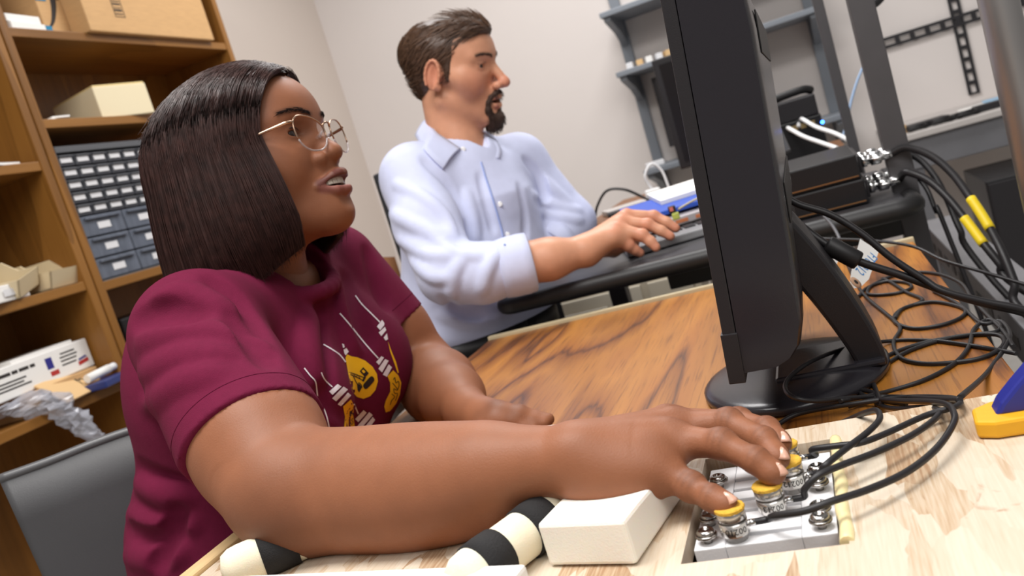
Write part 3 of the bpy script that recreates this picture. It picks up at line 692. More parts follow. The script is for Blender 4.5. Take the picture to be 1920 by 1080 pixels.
cable('loose_cable', 'black lead in a wide loop over the monitor base', zpath([(1906, 663), (1828, 649), (1750, 639), (1672, 639), (1594, 651, .752), (1528, 674, .765), (1486, 702, .765), (1472, 725, .765), (1486, 744, .765), (1528, 752, .758), (1594, 746, .75), (1672, 744), (1750, 748, .77), (1800, 750, OZ+.006)], TZ), .0021, group=G)
cable('loose_cable', 'black lead running from the paper tag into long flat loops', zpath([(1606, 530), (1614, 545), (1633, 565), (1672, 597), (1688, 616), (1676, 640), (1680, 660), (1700, 676), (1750, 682), (1828, 674), (1874, 655), (1882, 636), (1860, 627), (1789, 632), (1711, 655), (1660, 684), (1622, 713), (1612, 735), (1640, 748), (1700, 757)], TZ), .0021, group=G)
cable('loose_cable', 'black lead coiled in an oval on the bare wood beside the monitor', zpath([(1678, 597), (1696, 577), (1750, 566), (1804, 577), (1806, 592), (1770, 608), (1719, 616), (1684, 608), (1676, 596), (1690, 580), (1730, 563), (1700, 548), (1672, 530), (1655, 522)], TZ), .0021, group=G)
cable('loose_cable', 'black lead crossing the others toward the right table edge', zpath([(1653, 757, .746), (1637, 715), (1640, 690), (1672, 663), (1740, 641), (1820, 628), (1868, 622), (1874, 608), (1850, 600), (1826, 618), (1816, 651), (1789, 682), (1731, 713), (1653, 737), (1575, 752, .752)], TZ), .0021, group=G)
cable('loose_cable', 'black lead looped beneath the paper tag', zpath([(1610, 556), (1625, 540), (1660, 528), (1700, 530), (1708, 540), (1680, 550), (1640, 553), (1626, 548), (1640, 532), (1690, 513), (1750, 512), (1800, 530), (1822, 560), (1850, 590), (1880, 620), (1900, 650)], TZ), .0021, group=G)
cable('loose_cable', 'black lead arcing by the right table edge', zpath([(1800, 745, OZ), (1850, 700), (1885, 650), (1893, 625), (1875, 602), (1840, 606), (1800, 572), (1750, 545)], TZ), .0021, group=G)
cable('thin_wire', 'thin black wire crossing behind the monitor stand to the right', [P(1500, 440, 1.25), P(1536, 447, 1.22), P(1633, 451, 1.18), P(1711, 462, 1.14), P(1769, 488, 1.08), P(1847, 511, 1.02), P(1925, 534, .98)], .0022)
cable('thin_wire', 'grey thin wire behind the monitor neck', [P(1545, 405, 1.3), P(1562, 425, 1.28), P(1575, 450, 1.25), P(1585, 485, 1.2), onz(1600, 520, TZ+.002)], .0025, mat('grey_wire', srgb(90, 90, 94), .5))
# monitor leads with the ferrite bead
dA = .86
cable('video_cable', 'thick black video cable leaving the monitor back toward the right edge', [P(1440, 350, .87), P(1458, 359, .87), P(1497, 383, .86), P(1556, 402, .85), P(1614, 437, .84), P(1672, 484, .83), P(1731, 523, .82), P(1769, 546, .81), P(1847, 566, .80), P(1930, 584, .79), P(2040, 630, .78), npv((.31, .70, .55)), npv((.33, .70, .20)), npv((.36, .68, .01))], .0036, group='monitor cables')
vb = thing('beaded_cable', 'thick black monitor cable carrying a ferrite bead', 'cable', P(1462, 390, .87), 'monitor cables')
MB().tube(cr([P(1440, 368, .88), P(1462, 390, .87), P(1509, 429, .86), P(1552, 460, .85), P(1610, 490, .84), P(1692, 517, .83), P(1750, 538, .82), P(1800, 556, .815), P(1860, 572, .81), P(1930, 590, .80), P(2030, 640, .79), npv((.30, .74, .55)), npv((.32, .74, .20)), npv((.35, .72, .01))], 8), .0040, 10).build('cable_jacket', M_cable, vb)
fa, fb_ = P(1549, 457, .85), P(1612, 491, .84); fd = (fb_-fa)/np.linalg.norm(fb_-fa); fl = np.linalg.norm(fb_-fa)
MB().lathe(fa, fd, [(.004, 0), (.0085, .001), (.0095, .003), (.0095, fl-.003), (.0085, fl-.001), (.004, fl)], 20).build('ferrite_bead', M_blk_rub, vb)

# paper tag
tg = thing('paper_tag', 'white paper tag with blue handwritten numbers and a brass eyelet', 'tag', onz(1605, 545, TZ))
TP = [(1613, 448, 1.02), (1648, 471, 1.02), (1634, 519, .965), (1614, 538, .95), (1597, 545, .945), (1589, 533, .95), (1594, 511, .965)]
pts = [P(*q) for q in TP]
nrm = np.cross(pts[1]-pts[0], pts[3]-pts[0]); nrm /= np.linalg.norm(nrm)
if np.dot(nrm, CAM-pts[0]) < 0: nrm = -nrm
o0 = pts[0]
pts = [p-nrm*np.dot(p-o0, nrm) for p in pts]
MB().prism(pts, -nrm*.0004).build('card', M_paper, tg)
ec_ = P(1604, 530, .951); ec_ = ec_-nrm*np.dot(ec_-o0, nrm)
MB().lathe(ec_+nrm*.0002, nrm, [(.0075, 0), (.0075, .0006), (.0035, .0010)], 20).build('eyelet', mat('tag_eyelet', srgb(190, 150, 120), .5), tg)
MB().lathe(ec_+nrm*.0013, nrm, [(.0030, 0), (.0026, .0002)], 16).build('eyelet_hole', M_ink, tg)
ta = P(1600, 515, .96)-P(1640, 470, 1.01); ta = ta-nrm*np.dot(ta, nrm); ta /= np.linalg.norm(ta); tv = np.cross(nrm, ta)
to_ = P(1636, 478, 1.01); to_ = to_-nrm*np.dot(to_-o0, nrm)
text_mesh('FT00012', to_-tv*.004, ta, tv, .0165, 'handwriting', mat('blue_marker', srgb(52, 132, 200), .5), tg)
p2 = [P(1545, 470, 1.02), P(1575, 480, 1.02), P(1566, 503, 1.0), P(1552, 497, 1.0)]
n2 = np.cross(p2[1]-p2[0], p2[3]-p2[0]); n2 /= np.linalg.norm(n2)
tag(MB().prism(p2, n2*.0004).build('paper_tag', M_paper), 'second white tag half hidden behind the ferrite bead', 'tag')
# ------------------------------------------------------------------ the man's cart: black tray with padded edge, posts
CY = 1.50
ctt = thing('equipment_cart', 'black equipment cart with a padded work surface and dark grey posts', 'cart', (-.2, 1.8, 0))
TL, TR = -.60, .135; TT = .795
MB().box((TL+.012, CY+.012, TT-.024), (TR-.012, 2.02, TT-.001), .004).build('work_surface', mat('tray_black', srgb(52, 51, 54), .42), ctt)
edge = []
r_ = .0165
lo_, hi_ = TL+.03, TR-.03
for (cx, cyy, a0, a1) in ((lo_, CY+.03, 180, 270), (hi_, CY+.03, 270, 360)):
    for k in range(7):
        a = math.radians(a0+(a1-a0)*k/6); edge.append((cx+.03*math.cos(a), cyy+.03*math.sin(a), TT-r_+.002))
edge = [(TL, 2.0, TT-r_+.002)]+edge+[(TR, 2.0, TT-r_+.002)]
MB().tube(edge, r_, 14).build('padded_edge', M_blk_rub, ctt)
MB().lathe((TL-.004, CY+.05, TT-r_+.002), (-1, 0, 0), [(.006, 0), (.006, .014), (.004, .0155)], 14).build('edge_screw', M_chrome, ctt)
MB().box((TL+.30, CY+.10, TT-.075), (TR-.02, CY+.13, TT-.026), .003).build('cross_beam', M_blk_met, ctt)
pw = .020
pq = ony(1636, 100, 1.62)
MB().box((pq[0]-pw, 1.60, .03), (pq[0]+pw, 1.64, 1.75), .002).build('post', M_dgrey, ctt)
pq2 = ony(1557, 100, 2.10)
MB().box((pq2[0]-.011, 2.09, .03), (pq2[0]+.011, 2.112, 1.80), .002).build('post', M_dgrey, ctt)
MB().box((-.50, 1.92, .03), (-.46, 1.96, TT-.025), .002).build('post', M_dgrey, ctt)
MB().box((-.52, 1.60, .06), (pq[0]+.02, 1.64, .10), .002).box((-.50, 1.60, .06), (-.46, 2.1, .10), .002).build('base_frame', M_dgrey, ctt)
for x, y in ((-.48, 1.62), (pq[0], 1.62), (-.48, 2.05), (pq2[0], 2.10)):
    MB().lathe((x-.012, y, .03), (1, 0, 0), [(.022, 0), (.029, .003), (.029, .021), (.022, .024)], 18).build('caster', M_blk_rub, ctt)

# two stacked black instrument boxes on the tray
def instrument(label, px0, px1, z0, z1, y0, y1, dx=0):
    a = ony(px1[0], px1[1], y0); x1 = a[0]+dx
    t = thing('instrument_box', label, 'instrument', ((x1-.10), (y0+y1)/2, z0), 'black instrument boxes on the cart')
    MB().box((x1-.19, y0, z0), (x1, y1, z1), .003).build('enclosure', M_blk_met, t)
    MB().box((x1-.186, y0-.0012, z0+.004), (x1-.004, y0-.0002, z0+.006)).build('trim_line', mat('copper_line', srgb(150, 108, 70), .4, .6), t)
    MB().box((x1, y0+.02, z0+.006), (x1+.006, y1-.02, z1-.006), .002).build('end_plate', M_blk, t)
    return t, x1
z0 = TT+.001
i1, ix1 = instrument('lower of the two stacked black instrument boxes on the cart', None, (1618, 330), z0, z0+.042, 1.555, 1.80)
i2, ix2 = instrument('upper of the two stacked black instrument boxes on the cart', None, (1604, 285), z0+.043, z0+.085, 1.56, 1.81)
def connector(parent_label, x, y, z, tag_):
    t = thing('cable_connector', parent_label, 'connector', (x, y, z-.011), 'nickel cable connectors')
    MB().lathe((x, y, z), (1, 0, 0), [(.009, 0), (.011, .001), (.011, .008), (.008, .009), (.008, .014), (.0115, .015), (.0115, .030), (.009, .032)], 20).build('coupling_nut', M_chrome, t)
    MB().lathe((x+.032, y, z), (1, 0, 0), [(.0075, 0), (.0075, .016), (.006, .018)], 16).build('strain_relief', M_chrome, t)
    for k in (-1, 1): MB().tube([(x+.010, y+k*.0125, z), (x+.046, y+k*.0125, z)], .0022, 8).build('side_screw', M_chrome, t)
    return npv((x+.05, y, z))
k1 = connector('upper front nickel connector on the top instrument box', ix2+.0065, 1.60, z0+.066, 0)
k2 = connector('upper rear nickel connector on the top instrument box', ix2+.0065, 1.67, z0+.066, 0)
k3 = connector('lower front nickel connector on the bottom instrument box', ix1+.0065, 1.595, z0+.020, 0)
k4 = connector('lower rear nickel connector on the bottom instrument box', ix1+.0065, 1.67, z0+.022, 0)
def tagged(label, pts, r, ya, yb):
    t = thing('transducer_cable', label, 'cable', pts[0], 'thick instrument cables')
    pl_ = cr(pts, 8); MB().tube(pl_, r, 12).build('jacket', M_cable, t)
    n = len(pl_); MB().tube(pl_[int(ya*n):int(yb*n)+1], r+.0012, 14).build('yellow_sleeve', M_yel, t)
    return t
tagged('thick black cable with a yellow sleeve arching highest from the connectors', [k1, P(1700, 277, 1.44), P(1745, 292, 1.40), P(1785, 325, 1.36), P(1820, 372, 1.32), P(1853, 423, 1.29), P(1880, 475, 1.26), P(1902, 530, 1.24), P(1925, 590, 1.22), npv((.34, 1.16, .50)), npv((.36, 1.14, .25)), npv((.40, 1.12, .03)), npv((.55, 1.10, .008))], .0062, .335, .425)
tagged('thick black cable with a yellow sleeve hanging beneath the highest one', [k3, P(1700, 323, 1.43), P(1740, 338, 1.40), P(1778, 372, 1.37), P(1812, 414, 1.34), P(1845, 458, 1.31), P(1875, 495, 1.29), P(1905, 535, 1.27), npv((.345, 1.20, .52)), npv((.37, 1.19, .25)), npv((.42, 1.17, .03)), npv((.58, 1.16, .008))], .0062, .355, .455)
cable('instrument_cable', 'thick black cable from the rear connectors passing behind the post', [k2, P(1690, 283, 1.52), P(1725, 300, 1.50), P(1752, 330, 1.47), P(1775, 372, 1.45), P(1800, 430, 1.42), P(1840, 500, 1.40), npv((.34, 1.33, .35)), npv((.36, 1.33, .03)), npv((.48, 1.33, .007))], .0055)
cable('instrument_cable', 'thin black cable hanging from the lower rear connector', [k4, P(1700, 315, 1.5), P(1735, 350, 1.46), P(1755, 395, 1.44), P(1770, 420, 1.42), npv((.205, 1.50, .40)), npv((.205, 1.50, .03)), npv((.30, 1.45, .006))], .004)

# ------------------------------------------------------------------ mouse, laptop, folder on the tray
q = onz(1235, 452, TT); ms = thing('computer_mouse', 'black computer mouse under the man\'s right hand', 'mouse', (q[0], q[1], TT))
mc = npv((q[0]-.005, q[1]+.022, TT+.001)); V = []; seg = 28
for (sc_, z) in ((.92, 0), (1., .004), (1.0, .012), (.92, .022), (.75, .030), (.45, .035), (.12, .037)):
    for k in range(seg):
        a = 2*math.pi*k/seg; V.append(mc+npv((.058*sc_*math.cos(a), .033*sc_*math.sin(a)*(1-.12*math.cos(a)), z*(1-.25*math.cos(a)*sc_))))
F = [(i*seg+k, i*seg+(k+1) % seg, (i+1)*seg+(k+1) % seg, (i+1)*seg+k) for i in range(6) for k in range(seg)]+[tuple(range(seg))[::-1], tuple(6*seg+k for k in range(seg))]
MB().add(V, F, True).build('shell', M_blk_s, ms)
MB().tube([mc+npv((.058*math.cos(a), .033*math.sin(a)*(1-.12*math.cos(a)), .0155)) for a in np.linspace(-1.9, 1.9, 20)], .0016, 8).build('silver_trim', M_chrome, ms)
lp = thing('laptop', 'grey laptop with dark keys on the cart behind the mouse', 'laptop', (-.22, 1.74, TT))
lR = Matrix.Rotation(.28, 3, 'Z'); lc = npv((-.235, 1.765, TT+.009))
MB().cbox(lc, (.33, .20, .016), R=lR, bev=.003).build('base', mat('laptop_grey', srgb(150, 150, 152), .4, .3), lp)
la, lb = npv(lR @ Vector((1, 0, 0))), npv(lR @ Vector((0, 1, 0)))
for r in range(4):
    for c in range(11):
        MB().cbox(lc+la*(-.135+c*.027)+lb*(-.03+r*.026)+npv((0, 0, .0095)), (.022, .021, .003), R=lR, bev=.0008).build('key', M_blk, lp)
fd_ = thing('document_folder', 'blue folder stuffed with white papers on top of the laptop', 'folder', (-.29, 1.86, TT+.02))
fR = Matrix.Rotation(.33, 3, 'Z') @ Matrix.Rotation(math.radians(7), 3, 'X'); fc = npv((-.24, 1.87, TT+.062))
MB().cbox(fc, (.32, .15, .010), R=fR, bev=.002).build('cover', M_bluef, fd_)
MB().cbox(fc+npv((.03, .065, .016)), (.27, .12, .010), R=fR @ Matrix.Rotation(.06, 3, 'Z'), bev=.001).build('papers', M_paper, fd_)
ev2 = thing('orange_print_envelope', 'grey envelope printed in orange under the blue folder', 'envelope', (-.26, 1.85, TT+.018))
MB().cbox(fc+npv((.0, -.015, -.022)), (.33, .16, .016), R=fR, bev=.002).build('envelope_body', mat('pale_grey_card', srgb(176, 170, 172), .6), ev2)
f2 = npv(fR @ Vector((1, 0, 0))); f3 = npv(fR @ Vector((0, 1, 0)))
m = MB()
for k in range(6): m.cbox(fc+npv((0, -.015, -.0225))+f2*(-.10+k*.042)-f3*.0803, (.026, .0008, .007), R=fR)
m.build('print', mat('orange_ink', srgb(206, 126, 84), .5), ev2)
fl_ = thing('usb_stick', 'tiny green and red usb stick on the laptop', 'usb stick', P(1268, 405, 1.66))
u0 = P(1262, 400, 1.63); u0[2] = max(u0[2], TT+.022)
MB().cbox(u0+npv((0, 0, .008)), (.014, .012, .013), .2, .002).build('body', M_blk, fl_)
MB().cbox(u0+npv((.004, -.0025, -.006)), (.014, .012, .014), .2, .003).build('cap', mat('lime_plastic', srgb(176, 186, 92), .4), fl_)
MB().cbox(u0+npv((0, -.0066, .009)), (.007, .001, .008), .2).build('label_patch', mat('coral', srgb(196, 110, 100), .5), fl_)
cable('stylus_wire', 'pale wire lying across the laptop keys', [u0+npv((.01, .01, .004)), u0+npv((.05, .04, .012)), u0+npv((.12, .07, .016))], .002, mat('straw_wire', srgb(190, 180, 150), .5))

# ------------------------------------------------------------------ desk, cabinet and clutter behind the man
dk = thing('rear_desk', 'brown wooden desk behind the man in front of the white wall', 'desk', (-.25, 2.75, 0))
M_walnut = wood('walnut_desk', [(0., srgb(84, 50, 26)), (.5, srgb(124, 80, 46)), (1., srgb(140, 94, 58))], axis='X', scale=8, dist=5, stretch=.15, rough=.45, fine=.4)
MB().box((-.66, 2.42, .775), (.10, 3.10, .805), .003).build('desktop', M_walnut, dk)
MB().box((-.65, 2.44, 0), (-.62, 3.08, .774), .002).build('side_panel', M_walnut, dk)
MB().box((.06, 2.44, 0), (.09, 3.08, .774), .002).build('side_panel', M_walnut, dk)
fcab = thing('filing_cabinet', 'beige steel filing cabinet under the rear desk', 'cabinet', (-.55, 2.30, 0))
MB().box((-.86, 2.27, 0), (-.34, 2.40, .69), .004).build('body', M_cabbeige, fcab)
for zz_ in (.36, .04):
    d = MB().box((-.82, 2.255, zz_), (-.50, 2.27, zz_+.27), .003).build('drawer', mat('beige_drawer', srgb(216, 208, 190), .5), fcab)
    MB().box((-.75, 2.243, zz_+.21), (-.60, 2.2545, zz_+.235), .003).build('handle', mat('handle_grey', srgb(178, 172, 160), .4), d)
d = MB().box((-.48, 2.255, .04), (-.36, 2.27, .63), .003).build('door', mat('beige_door', srgb(206, 197, 178), .5), fcab)
q = ony(1290, 520, 2.2); tag(MB().lathe((-.22, 2.20, 0), (0, 0, 1), [(.07, 0), (.075, .01), (.09, .66), (.093, .665), (.093, .68), (.085, .682)], 28).build('waste_bin', mat('bin_pale', srgb(206, 202, 200), .5)), 'pale waste bin beside the beige cabinet under the cart', 'bin')
# papers, adapter and cords on the rear desk
pb = npv((-.585, 2.52, .806))
tag(MB().cbox(pb+npv((.04, .06, .008)), (.13, .14, .016), .4, .003).build('paper_stack', mat('grey_paper', srgb(186, 180, 176), .7)), 'crumpled grey paper stack on the corner of the rear desk', 'paper')
pa = thing('power_adapter', 'white power adapter on the rear desk with a looped cord', 'adapter', (-.46, 2.55, .806))
MB().cbox((-.455, 2.58, .828), (.045, .04, .042), .3, .006).build('brick', M_white, pa)
MB().tube(cr([(-.455, 2.58, .848), (-.465, 2.58, .89), (-.44, 2.6, .92), (-.415, 2.6, .89), (-.405, 2.58, .82)], 8), .004, 8).build('cord', M_lbl, pa)
cable('desk_cord', 'black cord arching over the papers on the rear desk', [(-.63, 2.50, .81), (-.61, 2.5, .85), (-.57, 2.5, .885), (-.52, 2.5, .875), (-.48, 2.52, .84), (-.44, 2.5, .81)], .004)
tag(MB().cbox((-.635, 2.46, .825), (.022, .03, .038), .5, .004).build('red_marker', M_redink), 'small red item at the left corner of the rear desk', 'marker')
tag(MB().cbox((-.50, 2.47, .818), (.16, .06, .014), .3, .004).build('black_remote', M_blk), 'flat black remote on the papers of the rear desk', 'remote')

# ------------------------------------------------------------------ wall shelving with grey brackets
ws = thing('wall_shelving', 'grey bracketed wall shelving with three shelves behind the monitor', 'shelving', (-.25, 3.8, .8))
SY = 3.62
for x in (-.632, .135):
    MB().box((x-.022, WY-.03, .74), (x+.022, WY-.001, 1.85), .002).build('standard', M_shelfgrey, ws)
    for z in (1.53, 1.282, .862):
        brk = [(x-.014, WY-.03, z-.022), (x-.014, SY+.02, z-.022), (x-.014, SY+.02, z-.038), (x-.014, WY-.14, z-.075), (x-.014, WY-.03, z-.13)]
        MB().prism(brk, (.028, 0, 0)).build('bracket', M_shelfgrey, ws)
for z in (1.53, 1.282, .862):
    MB().box((-.655, SY, z-.022), (.155, WY-.002, z), .003).build('shelf', M_shelfgrey, ws)
# monitors standing on the shelving / desk
def flat_monitor(label, cx, cy, z, w_, h_, rz, tilt=0):
    t = thing('flat_monitor', label, 'monitor', (cx, cy, z), 'background monitors')
    R = Matrix.Rotation(rz, 3, 'Z'); c = npv((cx, cy, z+.06+h_/2))
    MB().cbox(c, (w_, .03, h_), R=R, bev=.004).build('bezel', M_blk, t)
    n_ = npv(R @ Vector((0, -1, 0)))
    MB().cbox(c+n_*.0155, (w_-.04, .001, h_-.04), R=R).build('screen', mat('dark_screen', srgb(24, 22, 24), .25), t)
    MB().cbox(npv((cx, cy, z+.035)), (.06, .03, .07), R=R, bev=.003).build('neck', M_blk, t)
    MB().cbox(npv((cx, cy, z+.006)), (.22, .16, .012), R=R, bev=.003).build('foot', M_blk, t)
    return t
flat_monitor('black monitor standing on the lowest wall shelf', -.36, 3.76, .8625, .36, .30, 0)
flat_monitor('black monitor on the rear desk with only its left bezel showing', -.27, 2.86, .806, .25, .36, 0)
# small things on the upper shelf ends
tag(MB().box((-.02, 3.70, 1.531), (.10, 3.86, 1.57), .006).build('black_gadget', M_blk), 'black gadget at the right end of the top wall shelf', 'gadget')
for k in range(5):
    tag(MB().cbox((-.60+k*.04, 3.70+.01*(k % 2), 1.282+.014), (.028, .05, .026), .1*k, .003).build('small_carton', [M_lbl, M_tan, M_paper][k % 3]), ['small white carton at the left end of the middle wall shelf', 'small tan carton second from the left on the middle wall shelf', 'small white carton third from the left on the middle wall shelf', 'small white carton fourth from the left on the middle wall shelf', 'small tan carton fifth from the left on the middle wall shelf'][k], 'box', 'cartons on the middle wall shelf')
tag(MB().cbox((-.615, 3.72, .862+.012), (.08, .06, .022), .2, .004).build('clear_case', M_lbl), 'small clear case at the left end of the lowest wall shelf', 'case')

# network gear on the rear desk
ng = thing('network_switch', 'black network box with a blue light behind the monitor', 'network box', (.0, 2.5, .806))
a = ony(1445, 190, 2.45); b_ = ony(1552, 165, 2.45); c_ = ony(1565, 250, 2.45)
MB().box((-.075, 2.44, .806), (.048, 2.66, .93), .004).build('lower_body', M_blk_met, ng)
MB().box((-.08, 2.435, .931), (.045, 2.66, .985), .004).build('upper_body', M_blk, ng)
MB().tube(cr([(-.075, 2.46, .995), (-.03, 2.47, 1.00), (.02, 2.48, 1.002), (.04, 2.5, .995)], 5), .011, 10).build('strap_bundle', M_blk_rub, ng)
ql = ony(1542, 229, 2.4385); MB().lathe((ql[0], 2.4385, ql[2]), (0, -1, 0), [(.0045, 0), (.004, .0015)], 14).build('status_light', M_led, ng)
for k in range(3): MB().box((-.03+k*.022, 2.4385, .905), (-.014+k*.022, 2.4402, .918)).build('port', mat('port_brown', srgb(140, 120, 80), .5), ng)
cable('patch_cable', 'upper white patch cable plugged into the black network box', [(-.012, 2.437, .911)]+[P(1500, 222, 2.28), P(1530, 238, 2.2), P(1565, 250, 2.12), P(1590, 262, 2.0)], .0055, M_white, group='white patch cables')
cable('patch_cable', 'lower white patch cable plugged into the black network box', [(-.032, 2.437, .908)]+[P(1478, 240, 2.28), P(1505, 255, 2.2), P(1535, 266, 2.1), P(1570, 278, 2.0)], .0055, M_white, group='white patch cables')
st = thing('tablet_stand', 'dark grey wedge stand between the monitor and the network box', 'stand', P(1460, 290, 2.0))
w0, w1, w2 = P(1443, 195, 2.05), P(1482, 283, 2.0), P(1443, 300, 2.0)
MB().prism([w0, w1, w2], npv((.0, .06, 0))).build('wedge', mat('wedge_grey', srgb(70, 70, 74), .5), st)
MB().tube([w2+npv((0, -.004, .004)), w1+npv((0, -.004, .002))], .004, 8).build('front_lip', M_dgrey, st)

# ------------------------------------------------------------------ slotted strips on the wall
def strip(label, a, b, up, wid, n_slots):
    a, b = npv(a), npv(b); d = (b-a); L_ = np.linalg.norm(d); d /= L_; up = npv(up); nrm = npv((0, -1, 0))
    t = thing('slotted_strip', label, 'metal strip', tuple((a+b)/2-up*wid/2), 'black slotted strips on the wall')
    # two flanges with bridges between the slots so that every slot is a real hole
    th = .004
    def bar(x0, x1, y0, y1): return MB().frame(a, d, up, nrm, (x0, y0, 0), (x1, y1, th))
    bar(0, L_, -wid/2, -wid*.22).build('flange', M_blk, t); bar(0, L_, wid*.22, wid/2).build('flange', M_blk, t)
    pitch = L_/n_slots
    for k in range(n_slots+1):
        x = k*pitch; bar(max(0, x-pitch*.16), min(L_, x+pitch*.16), -wid*.22, wid*.22).build('bridge', M_blk, t)
    return t
s0 = ony(1655, 83, WY-.012); s1_ = ony(1925, -8, WY-.012)
strip('horizontal black slotted strip on the wall right of the posts', (s0[0], WY-.012, s0[2]), (s1_[0]+.15, WY-.012, s0[2]), (0, 0, 1), .045, 12)
v0 = ony(1826, 172, WY-.006); v1 = ony(1783, 0, WY-.006)
strip('vertical black slotted strip on the wall behind the aluminium pole', (v0[0], WY-.006, .775), (v0[0], WY-.006, 1.35), (1, 0, 0), .042, 12)

# ------------------------------------------------------------------ grey bench at the right
bn = thing('grey_bench', 'long grey bench under the slotted wall strips', 'bench', (.9, 3.6, 0))
M_benchtop = mat('bench_top', srgb(196, 190, 186), .5, var=.04, vscale=20)
MB().box((.27, 3.30, .720), (1.9, WY-.003, .742), .003).build('bench_top', M_benchtop, bn)
MB().box((.29, 3.32, .615), (1.9, 3.35, .7195), .003).build('front_apron', M_mgrey, bn)
MB().box((.30, 3.33, 0), (.35, 3.38, .614), .002).build('leg', M_mgrey, bn)
MB().box((1.80, 3.33, 0), (1.85, 3.38, .614), .002).build('leg', M_mgrey, bn)
pcx = ony(1842, 345, 2.9)
pc = thing('computer_tower', 'black computer tower standing under the grey bench', 'computer', (.55, 3.2, 0))
MB().box((.475, 3.02, .012), (.72, 3.40, .56), .006).build('case', M_blk_met, pc)
MB().box((.48, 3.012, .02), (.715, 3.0198, .55), .003).build('front_panel', M_blk, pc)
for x in (.50, .69): MB().box((x-.015, 3.05, 0), (x+.015, 3.36, .0118)).build('foot', M_blk_rub, pc)
# clutter along the bench
for k, (x, y, sx, sy_, h_, rz, m_, lab, cat) in enumerate((
        (.40, 3.42, .14, .07, .022, .2, M_blk, 'black headset box at the left end of the grey bench', 'box'),
        (.50, 3.40, .13, .05, .018, -.1, M_blk_rub, 'black cable coil box next to the left end of the grey bench', 'box'),
        (.65, 3.41, .20, .045, .024, .05, M_blk, 'long black bar lying on the grey bench', 'bar'),
        (.83, 3.42, .16, .06, .020, 0, M_blk_met, 'black flat device on the bench beside the pole', 'device'),
        (.69, 3.55, .14, .12, .022, .1, mat('paper_blue', srgb(150, 186, 214), .6), 'pale blue paper pad behind the black bar on the bench', 'paper'),
        (.60, 3.56, .12, .10, .014, .3, M_paper, 'white paper pad behind the black bar on the bench', 'paper'),
        (.80, 3.62, .18, .12, .05, 0, M_paper, 'white carton at the back of the bench near the pole', 'box'),
        (.30, 3.40, .05, .05, .03, .4, M_tan, 'small tan block at the left end of the grey bench', 'block'))):
    tag(MB().cbox((x, y, .7425+h_/2), (sx, sy_, h_), rz, .004).build('bench_item' if cat not in ('box', 'bar', 'paper') else {'box': 'flat_box', 'bar': 'black_bar', 'paper': 'paper_pad'}[cat], m_), lab, cat)
for k in range(3):
    cable('coiled_lead', ['black lead coiled on the left end of the bench', 'black lead looped over the bench front', 'black lead bunched beside the long black bar'][k], [(.36+.08*k+.03*math.cos(a)*(1+.2*math.sin(2*a)), 3.36+.02*math.sin(a), .7495+.012*(a/12)+.001*k) for a in np.linspace(0, 12, 16)], .005, group='coiled leads on the bench')
cable('blue_wire', 'thin pale blue wire hanging between the two dark posts', [P(1640, 70, 2.6), P(1625, 110, 2.6), P(1608, 150, 2.6), P(1596, 190, 2.6), P(1585, 240, 2.6), P(1578, 262, 2.6)], .004, mat('pale_blue_wire', srgb(150, 176, 210), .5))
cable('pole_cable', 'black cable end crossing the top beside the wide dark post', [P(1655, -8, 1.8), P(1645, 3, 1.8), P(1630, 14, 1.8)], .009)
# aluminium pole and steel rail at right
pp = onx(1880, 170, .235)
q = P(1908, 165, 1.12); pol = thing('aluminium_pole', 'upright aluminium pole at the right edge of the picture', 'pole', (q[0], q[1], 0))
V = []; seg = 20
MB().lathe((q[0], q[1], .004), (0, 0, 1), [(.0235, 0), (.0235, 2.2)], 28).build('tube', M_alu, pol)
MB().lathe((q[0], q[1], 0), (0, 0, 1), [(.05, 0), (.05, .006), (.03, .010)], 28).build('foot_flange', M_alu, pol)
rl = thing('steel_rail', 'grey perforated steel rail running back beside the table', 'rail', (.25, 1.9, 0))
RX = .216; RZ = .60
MB().box((RX, 1.26, RZ-.004), (RX+.075, 2.36, RZ), .001).build('top_face', M_mgrey, rl)
MB().box((RX, 1.26, RZ-.075), (RX+.003, 2.36, RZ-.0042), .001).build('side_face', M_dgrey, rl)
for k in range(11): MB().box((RX-.0012, 1.30+k*.09, RZ-.05), (RX-.0001, 1.345+k*.09, RZ-.03), .0003).build('slot', M_ink, rl)
for y in (1.32, 2.3): MB().box((RX+.01, y-.02, 0), (RX+.05, y+.02, RZ-.0045), .002).build('leg', M_mgrey, rl)

# ------------------------------------------------------------------ chairs
# the man's black chair
mc_ = thing('office_chair', 'black office chair behind the man in the light blue shirt', 'chair', (-.82, 1.80, 0))
cl_, cr_ = P(711, 345, 2.02), P(944, 226, 2.10)
m = MB(); cdir = (cr_-cl_); zt = (cl_[2]+cr_[2])/2+.006
def chair_pt(u, dz): 
    p = cl_+cdir*u; return npv((p[0], p[1], zt+dz-.012*(2*u-1)**2))
V = []; nu = 14
for i in range(nu+1):
    u = -.02+1.04*i/nu; bow = .05*(1-(2*u-1)**2); off = npv((-cdir[1], cdir[0], 0))/np.linalg.norm(cdir)*bow
    for dz, tk in ((0, 0), (-.55, 0), (-.55, .018), (0, .018)): V.append(chair_pt(u, dz)+off+npv((-cdir[1], cdir[0], 0))/np.linalg.norm(cdir)*tk)
F = [(i*4+k, i*4+(k+1) % 4, (i+1)*4+(k+1) % 4, (i+1)*4+k) for i in range(nu) for k in range(4)]+[(3, 2, 1, 0), tuple(nu*4+k for k in range(4))]
MB().add(V, F, False).build('backrest', mat('chair_mesh', srgb(44, 44, 46), .6, bump=.0004, bscale=800), mc_, bevel=.004)
MB().cbox((-.72, 1.74, .46), (.46, .46, .06), .35, .02).build('seat', M_blk, mc_)
MB().lathe((-.74, 1.75, .06), (0, 0, 1), [(.03, 0), (.025, .38)], 16).build('column', M_dgrey, mc_)
